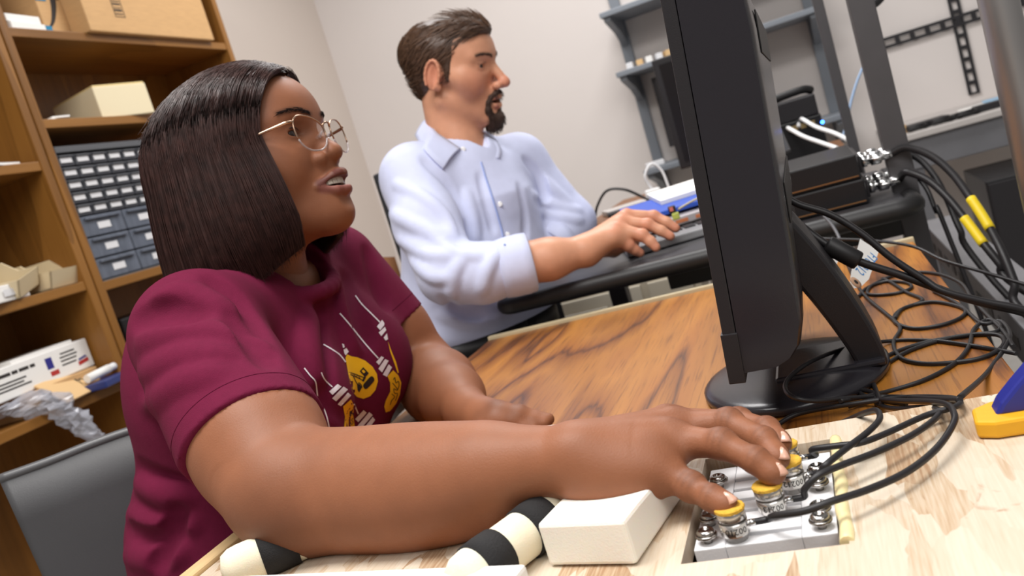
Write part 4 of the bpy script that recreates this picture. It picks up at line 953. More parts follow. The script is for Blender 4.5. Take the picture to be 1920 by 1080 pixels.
for k in range(5):
    a = 2*math.pi*k/5; e_ = npv((-.74+.27*math.cos(a), 1.75+.27*math.sin(a), .06)); MB().tube([(-.74, 1.75, .085), e_], [.022, .016], 10).build('base_arm', M_blk, mc_)
    MB().lathe(e_+npv((-.01, 0, -.031)), (1, 0, 0), [(.022, 0), (.028, .004), (.028, .016), (.022, .02)], 14).build('caster', M_blk_rub, mc_)
# brown bent-wood outer shell of the same chair, showing low between the two people
ctr = P(738, 575, 1.95)
V = []; nu = 8
for i in range(nu+1):
    u = i/nu; yy = -.13+.26*u
    for (dz) in (0, 1):
        for tk in (0, .014): V.append(npv((ctr[0]-.04+tk-.03*math.sin(math.pi*u), ctr[1]+yy, ctr[2]-.24+.36*dz-.02*(2*u-1)**2*dz)))
F = []
for i in range(nu):
    b4 = i*4; n4 = b4+4
    F += [(b4, n4, n4+2, b4+2), (b4+1, b4+3, n4+3, n4+1), (b4+2, n4+2, n4+3, b4+3), (b4, b4+1, n4+1, n4)]
F += [(0, 2, 3, 1), (nu*4, nu*4+1, nu*4+3, nu*4+2)]
MB().add(V, F, True).build('wooden_shell', M_walnut, mc_)
# the woman's grey shell chair
gc = thing('shell_chair', 'charcoal plastic shell chair the woman sits on', 'chair', (-.92, .72, 0))
top = [P(0, 900, 1.06), P(90, 868, 1.08), P(170, 836, 1.10), P(250, 808, 1.12), P(330, 790, 1.14), P(420, 790, 1.16)]
tl = cr(top, 5)
# one curved shell: the rim line swept down and forward to the seat
V = []; rows = 9; nC = len(tl)
for j in range(rows):
    t_ = j/(rows-1)
    for p in tl:
        fwd = .02*math.sin(t_*2.2)+.05*t_**3
        V.append(p+npv((fwd*.9, -fwd*.2, -.46*t_)))
F = [(j*nC+i, j*nC+i+1, (j+1)*nC+i+1, (j+1)*nC+i) for j in range(rows-1) for i in range(nC-1)]
o = MB().add(V, F, True).build('back_shell', M_chairg, gc); sd = o.modifiers.new('thick', 'SOLIDIFY'); sd.thickness = .009; sd.offset = 0
MB().tube([p+npv((0, 0, .001)) for p in tl], .0062, 10).build('rim', mat('chair_rim', srgb(88, 88, 90), .35), gc)
MB().box((-.98, .55, .42), (-.58, 1.05, .445), .012).build('seat', M_chairg, gc)
for x, y in ((-.94, .58), (-.94, 1.02), (-.60, .58), (-.60, 1.02)): MB().tube([(x*1.02, y, 0), (x, y, .42)], .012, 10).build('leg', M_chrome, gc)
# ------------------------------------------------------------------ implicit sculpting for the two people
class SDF:
    def __init__(s, lo, hi, vox):
        s.lo = npv(lo); s.vox = vox; n = np.ceil((npv(hi)-s.lo)/vox).astype(int)+1
        s.n = n; s.v = np.full(tuple(n), 1.0, np.float32)
        s.ax = [(s.lo[i]+vox*np.arange(n[i])).astype(np.float32) for i in range(3)]
    def sub(s, lo, hi):
        a = np.clip(np.floor((npv(lo)-s.lo)/s.vox).astype(int), 0, s.n); b = np.clip(np.ceil((npv(hi)-s.lo)/s.vox).astype(int)+1, 0, s.n)
        sl = tuple(slice(a[i], b[i]) for i in range(3))
        if any(b[i] <= a[i] for i in range(3)): return None, None
        return sl, (s.ax[0][sl[0]][:, None, None], s.ax[1][sl[1]][None, :, None], s.ax[2][sl[2]][None, None, :])
    def op(s, lo, hi, fn, k, mode):
        m = k+3*s.vox
        sl, X = s.sub(npv(lo)-m, npv(hi)+m)
        if sl is None: return s
        d = fn(*X).astype(np.float32); a = s.v[sl]
        if mode == 'add':
            if k <= 0: s.v[sl] = np.minimum(a, d)
            else:
                h = np.clip(.5+.5*(d-a)/k, 0, 1); s.v[sl] = d+(a-d)*h-k*h*(1-h)
        else:
            d = -d
            if k <= 0: s.v[sl] = np.maximum(a, d)
            else:
                h = np.clip(.5-.5*(d-a)/k, 0, 1); s.v[sl] = d+(a-d)*h+k*h*(1-h)
        return s
    def cone(s, a, b, ra, rb, k=.01, mode='add', flat=None, fs=1.):
        a, b = npv(a), npv(b); ab = b-a; L2 = float(ab@ab)+1e-12; R = max(ra, rb)
        def fn(x, y, z):
            px, py, pz = x-a[0], y-a[1], z-a[2]
            t = np.clip((px*ab[0]+py*ab[1]+pz*ab[2])/L2, 0, 1)
            qx, qy, qz = px-t*ab[0], py-t*ab[1], pz-t*ab[2]
            q2 = qx*qx+qy*qy+qz*qz
            if flat is not None:
                c = qx*flat[0]+qy*flat[1]+qz*flat[2]; q2 = q2+c*c*(fs*fs-1)
            return np.sqrt(q2)-(ra+(rb-ra)*t)
        return s.op(np.minimum(a, b)-R, np.maximum(a, b)+R, fn, k, mode)
    def chain(s, pts, rad, k=.004, kfirst=None, mode='add'):
        for i in range(len(pts)-1): s.cone(pts[i], pts[i+1], rad[i], rad[i+1], (kfirst if (i == 0 and kfirst is not None) else k), mode)
        return s
    def ell(s, c, r, k=.01, mode='add', R=None):
        c, r = npv(c), npv(r); M_ = np.array(R) if R is not None else np.eye(3); ext = np.abs(M_)@r
        def fn(x, y, z):
            px, py, pz = x-c[0], y-c[1], z-c[2]
            q = [px*M_[0, i]+py*M_[1, i]+pz*M_[2, i] for i in range(3)]
            k0 = np.sqrt(sum((q[i]/r[i])**2 for i in range(3))); k1 = np.sqrt(sum((q[i]/r[i]**2)**2 for i in range(3)))
            return k0*(k0-1)/np.maximum(k1, 1e-6)
        return s.op(c-ext, c+ext, fn, k, mode)
    def plane(s, p, n, k=0.):
        # remove everything on the side the normal points to
        p, n = npv(p), npv(n)/np.linalg.norm(n)
        d = (s.ax[0][:, None, None]-p[0])*n[0]+(s.ax[1][None, :, None]-p[1])*n[1]+(s.ax[2][None, None, :]-p[2])*n[2]
        s.v = np.maximum(s.v, d.astype(np.float32)); return s
    def mesh(s):
        v = s.v; ins = v < 0
        c = np.zeros(tuple(s.n-1), np.uint8)
        for dx in (0, 1):
            for dy in (0, 1):
                for dz in (0, 1): c += ins[dx:s.n[0]-1+dx, dy:s.n[1]-1+dy, dz:s.n[2]-1+dz]
        act = (c > 0) & (c < 8); I = np.argwhere(act); ids = np.full(act.shape, -1, np.int32); ids[act] = np.arange(len(I))
        acc = np.zeros((len(I), 3)); cnt = np.zeros(len(I))
        off = [(i, j, k) for i in (0, 1) for j in (0, 1) for k in (0, 1)]
        vals = {o: v[I[:, 0]+o[0], I[:, 1]+o[1], I[:, 2]+o[2]].astype(float) for o in off}
        for o in off:
            for a in range(3):
                if o[a] == 0:
                    q = list(o); q[a] = 1; q = tuple(q)
                    A, B = vals[o], vals[q]; m = (A < 0) != (B < 0)
                    t = np.where(m, A/np.where(A == B, 1, A-B), 0)
                    pos = np.array(o, float)[None]+np.zeros((len(I), 3)); pos[:, a] += t
                    acc[m] += pos[m]; cnt[m] += 1
        V = s.lo+(I+acc/np.maximum(cnt, 1)[:, None])*s.vox
        Fs = []
        for a in range(3):
            b, c2 = (a+1) % 3, (a+2) % 3
            sl0 = [slice(None)]*3; sl1 = [slice(None)]*3; sl0[a] = slice(0, -1); sl1[a] = slice(1, None)
            e = ins[tuple(sl0)] != ins[tuple(sl1)]; E = np.argwhere(e)
            ok = (E[:, b] > 0) & (E[:, c2] > 0) & (E[:, b] < s.n[b]-1) & (E[:, c2] < s.n[c2]-1); E = E[ok]
            if not len(E): continue
            def cell(db, dc):
                q = E.copy(); q[:, b] += db; q[:, c2] += dc; return ids[q[:, 0], q[:, 1], q[:, 2]]
            q = np.stack([cell(-1, -1), cell(0, -1), cell(0, 0), cell(-1, 0)], 1)
            neg = ins[E[:, 0], E[:, 1], E[:, 2]]
            q[~neg] = q[~neg][:, ::-1]; Fs.append(q)
        F = np.concatenate(Fs); F = F[(F >= 0).all(1)]
        return V, F
def smooth_mesh(V, F, it=2, lam=.5):
    e = np.concatenate([F[:, [0, 1]], F[:, [1, 2]], F[:, [2, 3]], F[:, [3, 0]]]); e = np.concatenate([e, e[:, ::-1]])
    deg = np.bincount(e[:, 0], minlength=len(V)).astype(float)[:, None]
    for _ in range(it):
        for l in (lam, -lam*1.03):
            A = np.stack([np.bincount(e[:, 0], weights=V[e[:, 1], i], minlength=len(V)) for i in range(3)], 1)/np.maximum(deg, 1)
            V = V+(A-V)*l
    return V
def np_mesh(name, V, F, m, parent=None, cols=None, smooth=True, loc=None):
    if parent is not None:
        q = parent
        while q.parent: q = q.parent
        off = npv(q.location)
    else: off = npv(loc) if loc is not None else np.zeros(3)
    me = bpy.data.meshes.new(name); V = V-off; nf = len(F); w = F.shape[1]
    me.vertices.add(len(V)); me.vertices.foreach_set('co', V.astype(np.float32).ravel())
    me.loops.add(nf*w); me.loops.foreach_set('vertex_index', F.astype(np.int32).ravel())
    me.polygons.add(nf); me.polygons.foreach_set('loop_start', np.arange(0, nf*w, w, dtype=np.int32)); me.polygons.foreach_set('loop_total', np.full(nf, w, np.int32))
    me.polygons.foreach_set('use_smooth', np.full(nf, smooth)); me.update(calc_edges=True); me.validate()
    if cols is not None:
        at = me.color_attributes.new('Col', 'FLOAT_COLOR', 'POINT'); c4 = np.ones((len(V), 4), np.float32); c4[:, :3] = cols; at.data.foreach_set('color', c4.ravel())
    me.materials.append(m); o = bpy.data.objects.new(name, me); COL.objects.link(o)
    if parent is not None: o.parent = parent
    else: o.location = off
    return o
def join_vf(parts):
    Vs, Fs, Cs, n = [], [], [], 0
    for V, F, C in parts: Vs.append(V); Fs.append(F+n); Cs.append(C); n += len(V)
    return np.concatenate(Vs), np.concatenate(Fs), np.concatenate(Cs)
def rot3(a, b, c):
    return np.array(Matrix.Rotation(a, 3, 'Z') @ Matrix.Rotation(b, 3, 'Y') @ Matrix.Rotation(c, 3, 'X'))
def lerp(a, b, t): return npv(a)+(npv(b)-npv(a))*t
def blob(V, c, r, soft=.35):
    # 1 inside an ellipsoid, fading to 0 outside
    d = np.sqrt((((V-npv(c))/npv(r))**2).sum(1)); return np.clip((1+soft-d)/(2*soft), 0, 1)
def seg_w(V, a, b, r, soft=.35):
    a, b = npv(a), npv(b); ab = b-a; t = np.clip(((V-a)@ab)/(ab@ab), 0, 1); d = np.linalg.norm(V-a-t[:, None]*ab, axis=1)/r
    return np.clip((1+soft-d)/(2*soft), 0, 1)
def paint(C, w, col): return C*(1-w[:, None])+npv(col[:3])*w[:, None]
def front_at(V, y, z, w=.0022):
    # foremost point of a head mesh (local space) at a given side offset and height
    m = (np.abs(V[:, 1]-y) < w) & (np.abs(V[:, 2]-z) < w) & (V[:, 0] > 0)
    return float(V[m, 0].max()) if m.any() else .08
def brow_curves(V, TF, rng, n, z0, z1, spread, ln, sides, lift=.0006):
    out = []
    for sgn in (sides,):
        for k in range(n):
            u = rng.random(); y = sgn*(.012+.037*u); z = z0+(z1-z0)*u+.0045*math.sin(u*2.7)+rng.normal(0, spread*(1.1-.5*u))
            d = npv((0, sgn*.9, .30-.5*u))+rng.normal(0, .12, 3); pts = []
            for t in np.linspace(0, 1, 4):
                yy, zz = y+d[1]*ln*t, z+d[2]*ln*t; pts.append(TF((front_at(V, yy, zz)+lift+.0004*math.sin(t*3.1), yy, zz)))
            out.append(pts)
    return out
def strands(name, curves, w, m, parent, tip=.25):
    # every strand a thin three-sided tube, all strands one mesh
    V, F = [], []; o = 0
    for pts in curves:
        pts = npv(pts); n = len(pts); t = np.gradient(pts, axis=0); t /= np.linalg.norm(t, axis=1)[:, None]+1e-12
        ref = np.where(np.abs(t[:, 2:3]) < .9, np.array([[0, 0, 1.]]), np.array([[1., 0, 0]])); a = np.cross(t, ref); a /= np.linalg.norm(a, axis=1)[:, None]+1e-12; b = np.cross(t, a)
        r = w*np.interp(np.linspace(0, 1, n), [0, .15, .7, 1], [.7, 1, 1, tip])[:, None]
        ring = np.stack([pts+r*(a*math.cos(q)+b*math.sin(q)) for q in (0, 2.094, 4.189)], 1); V.append(ring.reshape(-1, 3))
        i = np.arange(n-1)[:, None]*3; k = np.array([[0, 1, 2]]); k2 = np.array([[1, 2, 0]])
        F.append((o+np.stack([i+k, i+k2, i+3+k2, i+3+k], -1)).reshape(-1, 4)); o += n*3
    return np_mesh(name, np.concatenate(V), np.concatenate(F), m, parent, smooth=True)

def skin_mat(name, rough=.42, bump=.00018):
    return mat(name, (1, 1, 1, 1), rough, vcol=True, var=.055, vscale=45, bump=bump, bscale=700, sss=.08, spec=.4)

def head_sdf(p, neck_to, neck_r, vox=.0014):
    # x forward, y left, z up; origin midway between the ears at eye level
    lo = np.minimum((-.13, -.10, -.16), npv(neck_to)-neck_r[1]-.01); hi = np.maximum((.135, .10, .15), npv(neck_to)+neck_r[1]+.01)
    s = SDF(lo, hi, vox); g = p.get
    s.ell((-.106+g('cl', .096), 0, g('cz', .030)), (g('cl', .096), .0745, g('top', .070)), .02)
    s.ell((.036, 0, .026), (.052, .060, .052), .03)
    s.ell((.028, 0, -.035), (.056, g('fw', .056), .078), .03)
    for y in (-1, 1):
        s.cone((-.004, y*g('jawy', .050), -.062), (.066, y*.014, -.101+g('chinz', 0)), .016, .015, .025)
        s.ell((.050, y*.039, -.034), (.026, .023, .026), .022)
        s.cone((.074, y*.010, .0185), (.060, y*.044, .016), g('brow', .0105), .010, .014)
        s.cone((.040, y*.056, -.020), (.0, y*.062, -.012), .009, .007, .03)
    s.ell((.074+g('chinx', 0), 0, -.1005+g('chinz', 0)), (.016, .018, .016), .016)
    s.ell((.064, 0, -.074), (.027, .031, .030), .018)
    for y in (-1, 1):
        s.ell((.092, y*.033, -.001), (.016, .0185, .012), .010, 'sub')
    # nose
    nt = npv(g('nose', (.098, 0, -.038)))
    s.cone((.079, 0, .006), (nt[0]-.004, 0, nt[2]+.006), g('nb', .0072), .0095, .008)
    s.ell(nt, (.0115, g('ntw', .0115), .0105), .006)
    for y in (-1, 1): s.ell((nt[0]-.012, y*g('ala', .0135), nt[2]-.0045), (.0105, .0075, .0080), .005)
    for y in (-1, 1): s.ell((nt[0]-.005, y*.0068, nt[2]-.0125), (.0042, .0028, .0028), .002, 'sub')
    # eyelids around the eyeball
    for y in (-1, 1):
        s.ell((.0655, y*.032, -.001), (.0148, .0158, .0142), .004)
        s.ell((.0800, y*.0320, -.0012+g('lid', 0)), (.0075, .0132, g('open', .0050)), .0012, 'sub')
        s.cone((.0785, y*.019, .0068), (.0700, y*.0455, .0062), .0022, .0022, .004)
    s.ell((.081, 0, g('mz', -.072)+.017), (.014, .016, .012), .010)
    # lips
    ml = g('mz', -.072); L = g('lip', 1.); op_ = g('mopen', .0036); mx_ = g('mx', 0)
    mw_ = g('mw', .0255)
    U = [(.0790, -mw_, ml-.001), (.0895+mx_, -.0125, ml+.0055), (.0935+mx_, -.004, ml+.0075), (.0932+mx_, 0, ml+.0065), (.0935+mx_, .004, ml+.0075), (.0895+mx_, .0125, ml+.0055), (.0790, mw_, ml-.001)]
    s.chain(U, [.0030*L, .0052*L, .0056*L, .0054*L, .0056*L, .0052*L, .0030*L], .004)
    D = [(.0785, -mw_+.001, ml-.003), (.0880+mx_, -.0125, ml-.0095), (.0925+mx_, 0, ml-.0115), (.0880+mx_, .0125, ml-.0095), (.0785, mw_-.001, ml-.003)]
    s.chain(D, [.0030*L, .0062*L, .0070*L, .0062*L, .0030*L], .004)
    s.ell((.094+mx_, 0, ml-.0015), (.020, mw_-.004, op_), .0022, 'sub')
    s.cone((.098+mx_, -.008, ml-.024), (.098+mx_, .008, ml-.024), .005, .005, .010, 'sub')
    # ears
    if g('ears', False):
        for y in (-1, 1):
            R = rot3(0, .18, 0)
            s.ell((-.010, y*.077, -.012), (.0165, .0060, .031), .006, R=R)
            s.ell((-.004, y*.0855, -.008), (.0095, .0075, .020), .004, 'sub', R=R)
            rim = [npv((-.010, y*.081, -.012))+R@npv((.0150*math.cos(a), .002*y, .0285*math.sin(a))) for a in np.linspace(-1.2, 3.9, 14)]
            s.chain(rim, [.0030]*14, .002)
            s.ell((-.002, y*.079, -.036), (.0075, .005, .008), .004)
            s.ell((.006, y*.078, -.012), (.004, .004, .006), .003)
    # neck
    s.cone((-.022, 0, -.050), neck_to, neck_r[0], neck_r[1], .022)
    return s

def cast(bvh, x, y, lift=.0008):
    v = Vector(ray(x, y)).normalized(); h = bvh.ray_cast(Vector(CAM), v)
    if h[0] is None: return None
    return npv(h[0])-npv(v)*lift

def surface_folds(s, folds, k=.010):
    # ridges (positive height) and creases (negative) that follow the cloth surface found along lines of sight
    V, F = s.mesh(); bvh = BVHTree.FromPolygons([Vector(p) for p in V], [tuple(f) for f in F.tolist()])
    for pts, r, h in folds:
        w = []
        for q in cr([npv((x, y, 0)) for x, y in pts], 5):
            v = Vector(ray(q[0], q[1])).normalized(); hit = bvh.ray_cast(Vector(CAM), v)
            if hit[0] is None: continue
            n = npv(hit[1]); 
            if n@npv(v) > 0: n = -n
            w.append((npv(hit[0]), n))
        if len(w) < 3: continue
        m = len(w)
        for i in range(m-1):
            f0, f1 = [math.sin(math.pi*(.08+.84*u/(m-1))) for u in (i, i+1)]
            if h > 0: a, b = [w[q][0]-w[q][1]*(r-h*f) for q, f in ((i, f0), (i+1, f1))]; s.cone(a, b, r, r, k)
            else: a, b = [w[q][0]+w[q][1]*(r+h*f) for q, f in ((i, f0), (i+1, f1))]; s.cone(a, b, r, r, k, 'sub')
    return s
# ================================================================== the woman
wm = thing('person', 'woman in a maroon printed t-shirt and glasses reaching toward the force sensors', 'person', (-.72, .84, .445))
HW = npv((-.5845, .860, 1.1212)); RW = rot3(math.radians(4.5), math.radians(-4.5), math.radians(-4.3))
WH = lambda p: HW+RW@npv(p)
WHi = lambda p: RW.T@(npv(p)-HW)
NB = npv((-.622, .854, .975))           # neck base in the room
SK = srgb(141, 90, 63); SKd = srgb(92, 56, 40); LIP = srgb(104, 58, 50); LIP2 = srgb(140, 86, 76); NAIL = srgb(206, 160, 138)
M_skw = skin_mat('skin_deep_brown', .53)
hs = head_sdf(dict(nose=(.0970, 0, -.0300), ntw=.0130, ala=.0160, nb=.0075, lip=.98, mopen=.0056, mx=.004, fw=.061, jawy=.054, chinx=.005, chinz=.005, mz=-.0620, open=.0040, cz=.027, top=.066, mw=.0290), WHi(NB), (.049, .054))
V, F = hs.mesh(); V = smooth_mesh(V, F, 1)
C = np.tile(npv(SK[:3]), (len(V), 1))
C = paint(C, .5*blob(V, (.088, -.033, .001), (.018, .022, .012), .6), SKd); C = paint(C, .5*blob(V, (.088, .033, .001), (.018, .022, .012), .6), SKd)
HWV = V
for y in (-1, 1):
    for u in np.linspace(0, 1, 9):
        yy, zz = y*(.012+.037*u), .0165+.0030*u+.0045*math.sin(u*2.7); C = paint(C, .45*blob(V, (front_at(V, yy, zz), yy, zz), (.006, .0045, .0030), .5), srgb(40, 26, 22))
C = paint(C, seg_w(V, (.0990, -.012, -.0550), (.0990, .012, -.0550), .0062)*(V[:, 2] > -.0640), LIP); C = paint(C, seg_w(V, (.082, -.027, -.0620), (.098, -.010, -.0565), .0055), LIP); C = paint(C, seg_w(V, (.082, .027, -.0620), (.098, .010, -.0565), .0055), LIP)
C = paint(C, seg_w(V, (.099, -.011, -.0735), (.099, .011, -.0735), .0080)*(V[:, 2] < -.0650), LIP2); C = paint(C, seg_w(V, (.082, -.026, -.066), (.097, -.010, -.0725), .0062)*(V[:, 2] < -.0645), LIP2)
mi = blob(V, (.084, 0, -.0640), (.011, .022, .0050), .3); C = paint(C, mi*.85, srgb(44, 20, 18))
headpart = (HW+V@RW.T, F, C)

# right arm and hand, joints read off in the room
E_ = P(526, 908, .69); S_ = P(377, 628, .84)
WRi = P(1078, 848, .555)
fore = [E_, P(620, 918, .672), P(750, 915, .640), P(850, 903, .612), P(950, 880, .585), P(1040, 864, .564), P(1105, 854, .553)]
frad = [.0405, .0425, .0425, .0370, .0280, .0205, .0185]
SENS_T = SENS
mcp = dict(i=P(1258, 794, .605), m=P(1270, 802, .582), r=P(1262, 826, .557), p=P(1232, 876, .540))
fing = dict(
    p=[mcp['p'], P(1296, 914, .522), P(1334, 934, .508), P(1362, 944, .501)],
    r=[mcp['r'], P(1352, 833, .534), P(1418, 864, .516), P(1452, 887, .509)],
    m=[mcp['m'], P(1366, 794, .566), P(1432, 826, .541), P(1460, 859, .527)],
    i=[mcp['i'], P(1385, 792, .598), P(1438, 806, .568), P(1464, 830, .553)])
frs = dict(p=[.0105, .0082, .0072, .0062], r=[.0112, .0086, .0076, .0066], m=[.0115, .0088, .0078, .0068], i=[.0112, .0088, .0078, .0068])
allp = np.array(fore+[S_]+[q for f in fing.values() for q in f]); 
s = SDF(allp.min(0)-.07, allp.max(0)+.07, .0015)
s.cone(lerp(S_, E_, .10), lerp(S_, E_, .55), .036, .040, .01); s.cone(lerp(S_, E_, .55), lerp(S_, E_, .72), .038, .0520, .01); s.cone(lerp(S_, E_, .72), E_, .0520, .0430, .02)
s.ell(lerp(S_, E_, .80)+UP*-.004, (.052, .050, .052), .02)
fp_ = cr(fore, 5); fr_ = [float(q[0]) for q in cr([npv((r_, 0, 0)) for r_ in frad], 5)]; s.chain(fp_[:21], [q+.0012 for q in fr_[:21]], .010, .022); s.chain(fp_[20:], fr_[20:], .006)
s.ell(P(550, 945, .672), (.036, .036, .036), .025)
# hand mass
wr0 = fore[-1]
for f_, r0, r1 in (('i', .017, .0125), ('m', .017, .0130), ('r', .017, .0128), ('p', .017, .0122)): s.cone(lerp(fore[-2], wr0, .7), lerp(wr0, mcp[f_], .92), r0-.0015, r1, .013)
s.ell(P(1168, 868, .562), (.036, .026, .021), .018)
s.ell(P(1150, 895, .545), (.032, .017, .017), .016)         # heel of the hand on the foam
s.ell(P(1205, 885, .545), (.020, .014, .015), .014)
s.chain([P(1130, 850, .600), P(1185, 862, .632), P(1240, 868, .640), P(1275, 890, .630)], [.017, .0130, .0110, .0085], .008, .012)   # thumb tucked behind
for f_ in 'pimr':
    pts, r = fing[f_], frs[f_]
    s.chain(pts, r, .0035, .009)
    s.ell(pts[0]+UP*.0022, (.0105, .0105, .0095), .006)
    s.ell(pts[1]+UP*.0010, (r[1]*1.12,)*3, .004)
    s.ell(pts[2]+UP*.0006, (r[2]*1.08,)*3, .003)
    s.ell(lerp(pts[2], pts[3], .75)-UP*.0012, (r[3]*1.12,)*3, .004)
# tendons on the back of the hand
for f_ in 'imr': s.cone(lerp(wr0, mcp[f_], .35)+UP*.0125, lerp(mcp[f_], wr0, .10)+UP*.0095, .0020, .0030, .008)
V, F = s.mesh(); V = smooth_mesh(V, F, 2)
C = np.tile(npv(SK[:3])*1.03, (len(V), 1))
for f_ in 'pimr':
    pts = fing[f_]; r = frs[f_]
    C = paint(C, .55*blob(V, pts[1]+UP*.007, (.0075,)*3, .6), SKd); C = paint(C, .5*blob(V, pts[2]+UP*.006, (.0055,)*3, .6), SKd)
    C = paint(C, .35*blob(V, pts[0]+UP*.009, (.011,)*3, .6), SKd)
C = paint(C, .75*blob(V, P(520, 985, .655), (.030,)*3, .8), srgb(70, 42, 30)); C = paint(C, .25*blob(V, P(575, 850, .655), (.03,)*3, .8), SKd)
for f_ in 'pimr':     # fine dark creases over the finger joints
    pts = fing[f_]
    for q, nn in ((1, 3), (2, 2)):
        ax_ = pts[q+1]-pts[q-1]; ax_ /= np.linalg.norm(ax_)
        for e in range(nn):
            o_ = (e-(nn-1)/2)*.0042; a_ = (V-pts[q])@ax_-o_; rad_ = np.linalg.norm(V-pts[q], axis=1); up_ = (V-pts[q])@(UP*.85-FW*.5)
            C = paint(C, .20*np.clip(1-np.abs(a_)/.0018, 0, 1)*(rad_ < .014)*np.clip(up_/.006, 0, 1), srgb(58, 34, 26))
armpart = (V, F, C)

# left arm: elbow on the table, forearm coming forward, hand flat on the wood
S2 = P(628, 504, 1.17); E2 = P(800, 706, 1.19); W2 = P(872, 764, 1.02)
allp = np.array([S2, E2, W2, W2+npv((.14, -.02, 0))]); s = SDF(allp.min(0)-.075, allp.max(0)+.08, .0022)
s.cone(lerp(S2, E2, .1), lerp(S2, E2, .6), .040, .052, .02); s.cone(lerp(S2, E2, .6), E2, .054, .046, .02)
s.chain([E2, lerp(E2, W2, .35), lerp(E2, W2, .7), W2], [.046, .0475, .038, .0265], .02)
h0 = W2+npv((.0, -.002, -.004))
kn = [onz(935, 776, .770), onz(938, 783, .768), onz(932, 793, .764), onz(912, 804, .760)]
tips = [onz(1028, 786, .752), onz(1020, 793, .751), onz(1000, 803, .750), onz(960, 812, .749)]
for a, b in zip(kn, tips):
    s.cone(h0, a, .020, .0135, .012); s.chain([a, lerp(a, b, .45)+npv((0, 0, .004)), lerp(a, b, .75), b], [.0110, .0092, .0082, .0070], .003, .008)
s.chain([h0+npv((.01, .01, -.006)), onz(905, 770, .757), onz(945, 770, .752)], [.016, .011, .008], .006)
V, F = s.mesh(); V = smooth_mesh(V, F, 2); C = np.tile(npv(SK[:3]), (len(V), 1))
for a, b in zip(kn, tips): C = paint(C, .5*blob(V, lerp(a, b, .45)+npv((0, 0, .010)), (.008,)*3, .6), SKd); C = paint(C, .4*blob(V, a+npv((0, 0, .012)), (.010,)*3, .6), SKd)
arm2part = (V, F, C)
# torso under the clothes and legs under the table, one coarse volume that carries neck and arms
s = SDF((-1.02, .48, .05), (-.10, 1.24, 1.06), .007)
s.cone(NB, (-.68, .855, .90), .050, .075, .03); s.cone(lerp(S_, S2, .06), lerp(S_, S2, .94), .030, .030, .03); s.ell((-.70, .855, .84), (.085, .13, .15), .04); s.ell((-.755, .855, .58), (.11, .15, .14), .05)
for y in (.75, .96): s.chain([(-.74, y, .52), (-.36, y, .53), (-.34, y, .10), (-.22, y, .085)], [.085, .062, .045, .036], .03)
V, F = s.mesh(); torsopart = (V, F, np.tile(npv(SK[:3]), (len(V), 1)))
V, F, C = join_vf([headpart, armpart, arm2part, torsopart])
np_mesh('body', V, F, M_skw, wm, C)
# trousers
s = SDF((-1.02, .48, .0), (-.10, 1.24, .75), .009)
s.ell((-.765, .855, .55), (.145, .185, .115), .04)
for y in (.75, .96): s.chain([(-.74, y, .525), (-.36, y, .535), (-.345, y, .16)], [.098, .075, .058], .03)
V, F = s.mesh(); np_mesh('trousers', V, F, mat('dark_denim', srgb(38, 42, 58), .8, var=.1, vscale=120), wm)
for y in (.75, .96): MB().cbox((-.27, y, .04), (.25, .09, .08), 0, .03).build('shoe', M_blk, wm)

# eyes, teeth
M_eyew = mat('eye_white', srgb(176, 164, 154), .15, coat=.6); M_iris = mat('iris_dark', srgb(40, 24, 18), .12, coat=.8)
def eyes(parent, TF, RR_, look):
    for y in (-1, 1):
        c = npv((.0648, y*.032, -.001)); e = MB(); d = npv(look)/np.linalg.norm(look)
        e.lathe(TF(c)-RR_@d*.0122, RR_@d, [(.0122*math.sin(a), .0122-.0122*math.cos(a)) for a in np.linspace(.05, math.pi-.05, 14)], 24)
        eo = e.build('eye', M_eyew, parent)
        MB().lathe(TF(c)+RR_@d*.0108, RR_@d, [(.0066, -.0006), (.0056, .0008), (.0032, .0019), (.0006, .0023)], 20).build('iris', M_iris, eo)
eyes(wm, WH, RW, (1, -.12, .0))
M_lash = mat('lash_dark', srgb(26, 18, 16), .6)
for y in (-1, 1):
    MB().tube(cr([WH((.0650, y*.0470, .0000)), WH((.0755, y*.0425, .0034)), WH((.0802, y*.0330, .0044)), WH((.0785, y*.0225, .0024))], 5), [.0007]*16, 6).build('upper_lashes', M_lash, wm)
M_teeth = mat('teeth', srgb(232, 224, 208), .25)
for k in range(8):
    a = (k-3.5)*.235; c = npv((.0655+.0275*math.cos(a), .0280*math.sin(a), -.0610))
    ca = np.array(Matrix.Rotation(a, 3, 'Z'))
    MB().frame(WH(c), RW@ca[:, 0], RW@ca[:, 1], RW[:, 2], (-.002, -.0031, -.0040), (.002, .0031, .0050), .0010).build('tooth', M_teeth, wm)

# ---------------------------------------------------------------- t-shirt
M_shirt = mat('maroon_cotton', srgb(102, 22, 53), .9, bump=.00035, bscale=1100, var=.05, vscale=160, spec=.2)
s = SDF((-1.02, .48, .44), (-.38, 1.26, 1.06), .003)
s.ell((-.685, .855, .865), (.125, .165, .165), .03)
s.cone(S_+npv((-.012, .02, -.002)), S2+npv((-.012, -.02, -.002)), .056, .056, .05)
s.ell((-.600, .775, .850), (.085, .078, .085), .05); s.ell((-.600, .935, .850), (.085, .078, .085), .05)
s.ell((-.725, .855, .70), (.155, .188, .15), .06); s.ell((-.790, .855, .57), (.180, .215, .13), .05)
s.cone((-.640, .855, .975), (-.665, .855, .93), .066, .10, .04)
hem1 = lerp(S_, E_, .74); d1 = (E_-S_)/np.linalg.norm(E_-S_); dn1 = npv((d1[0]*.9, d1[1]*.9, d1[2]*1.25)); dn1 /= np.linalg.norm(dn1)
hem2 = lerp(S2, E2, .58); d2 = (E2-S2)/np.linalg.norm(E2-S2)
sl = SDF((-.80, .48, .75), (-.38, .86, 1.08), .0032)
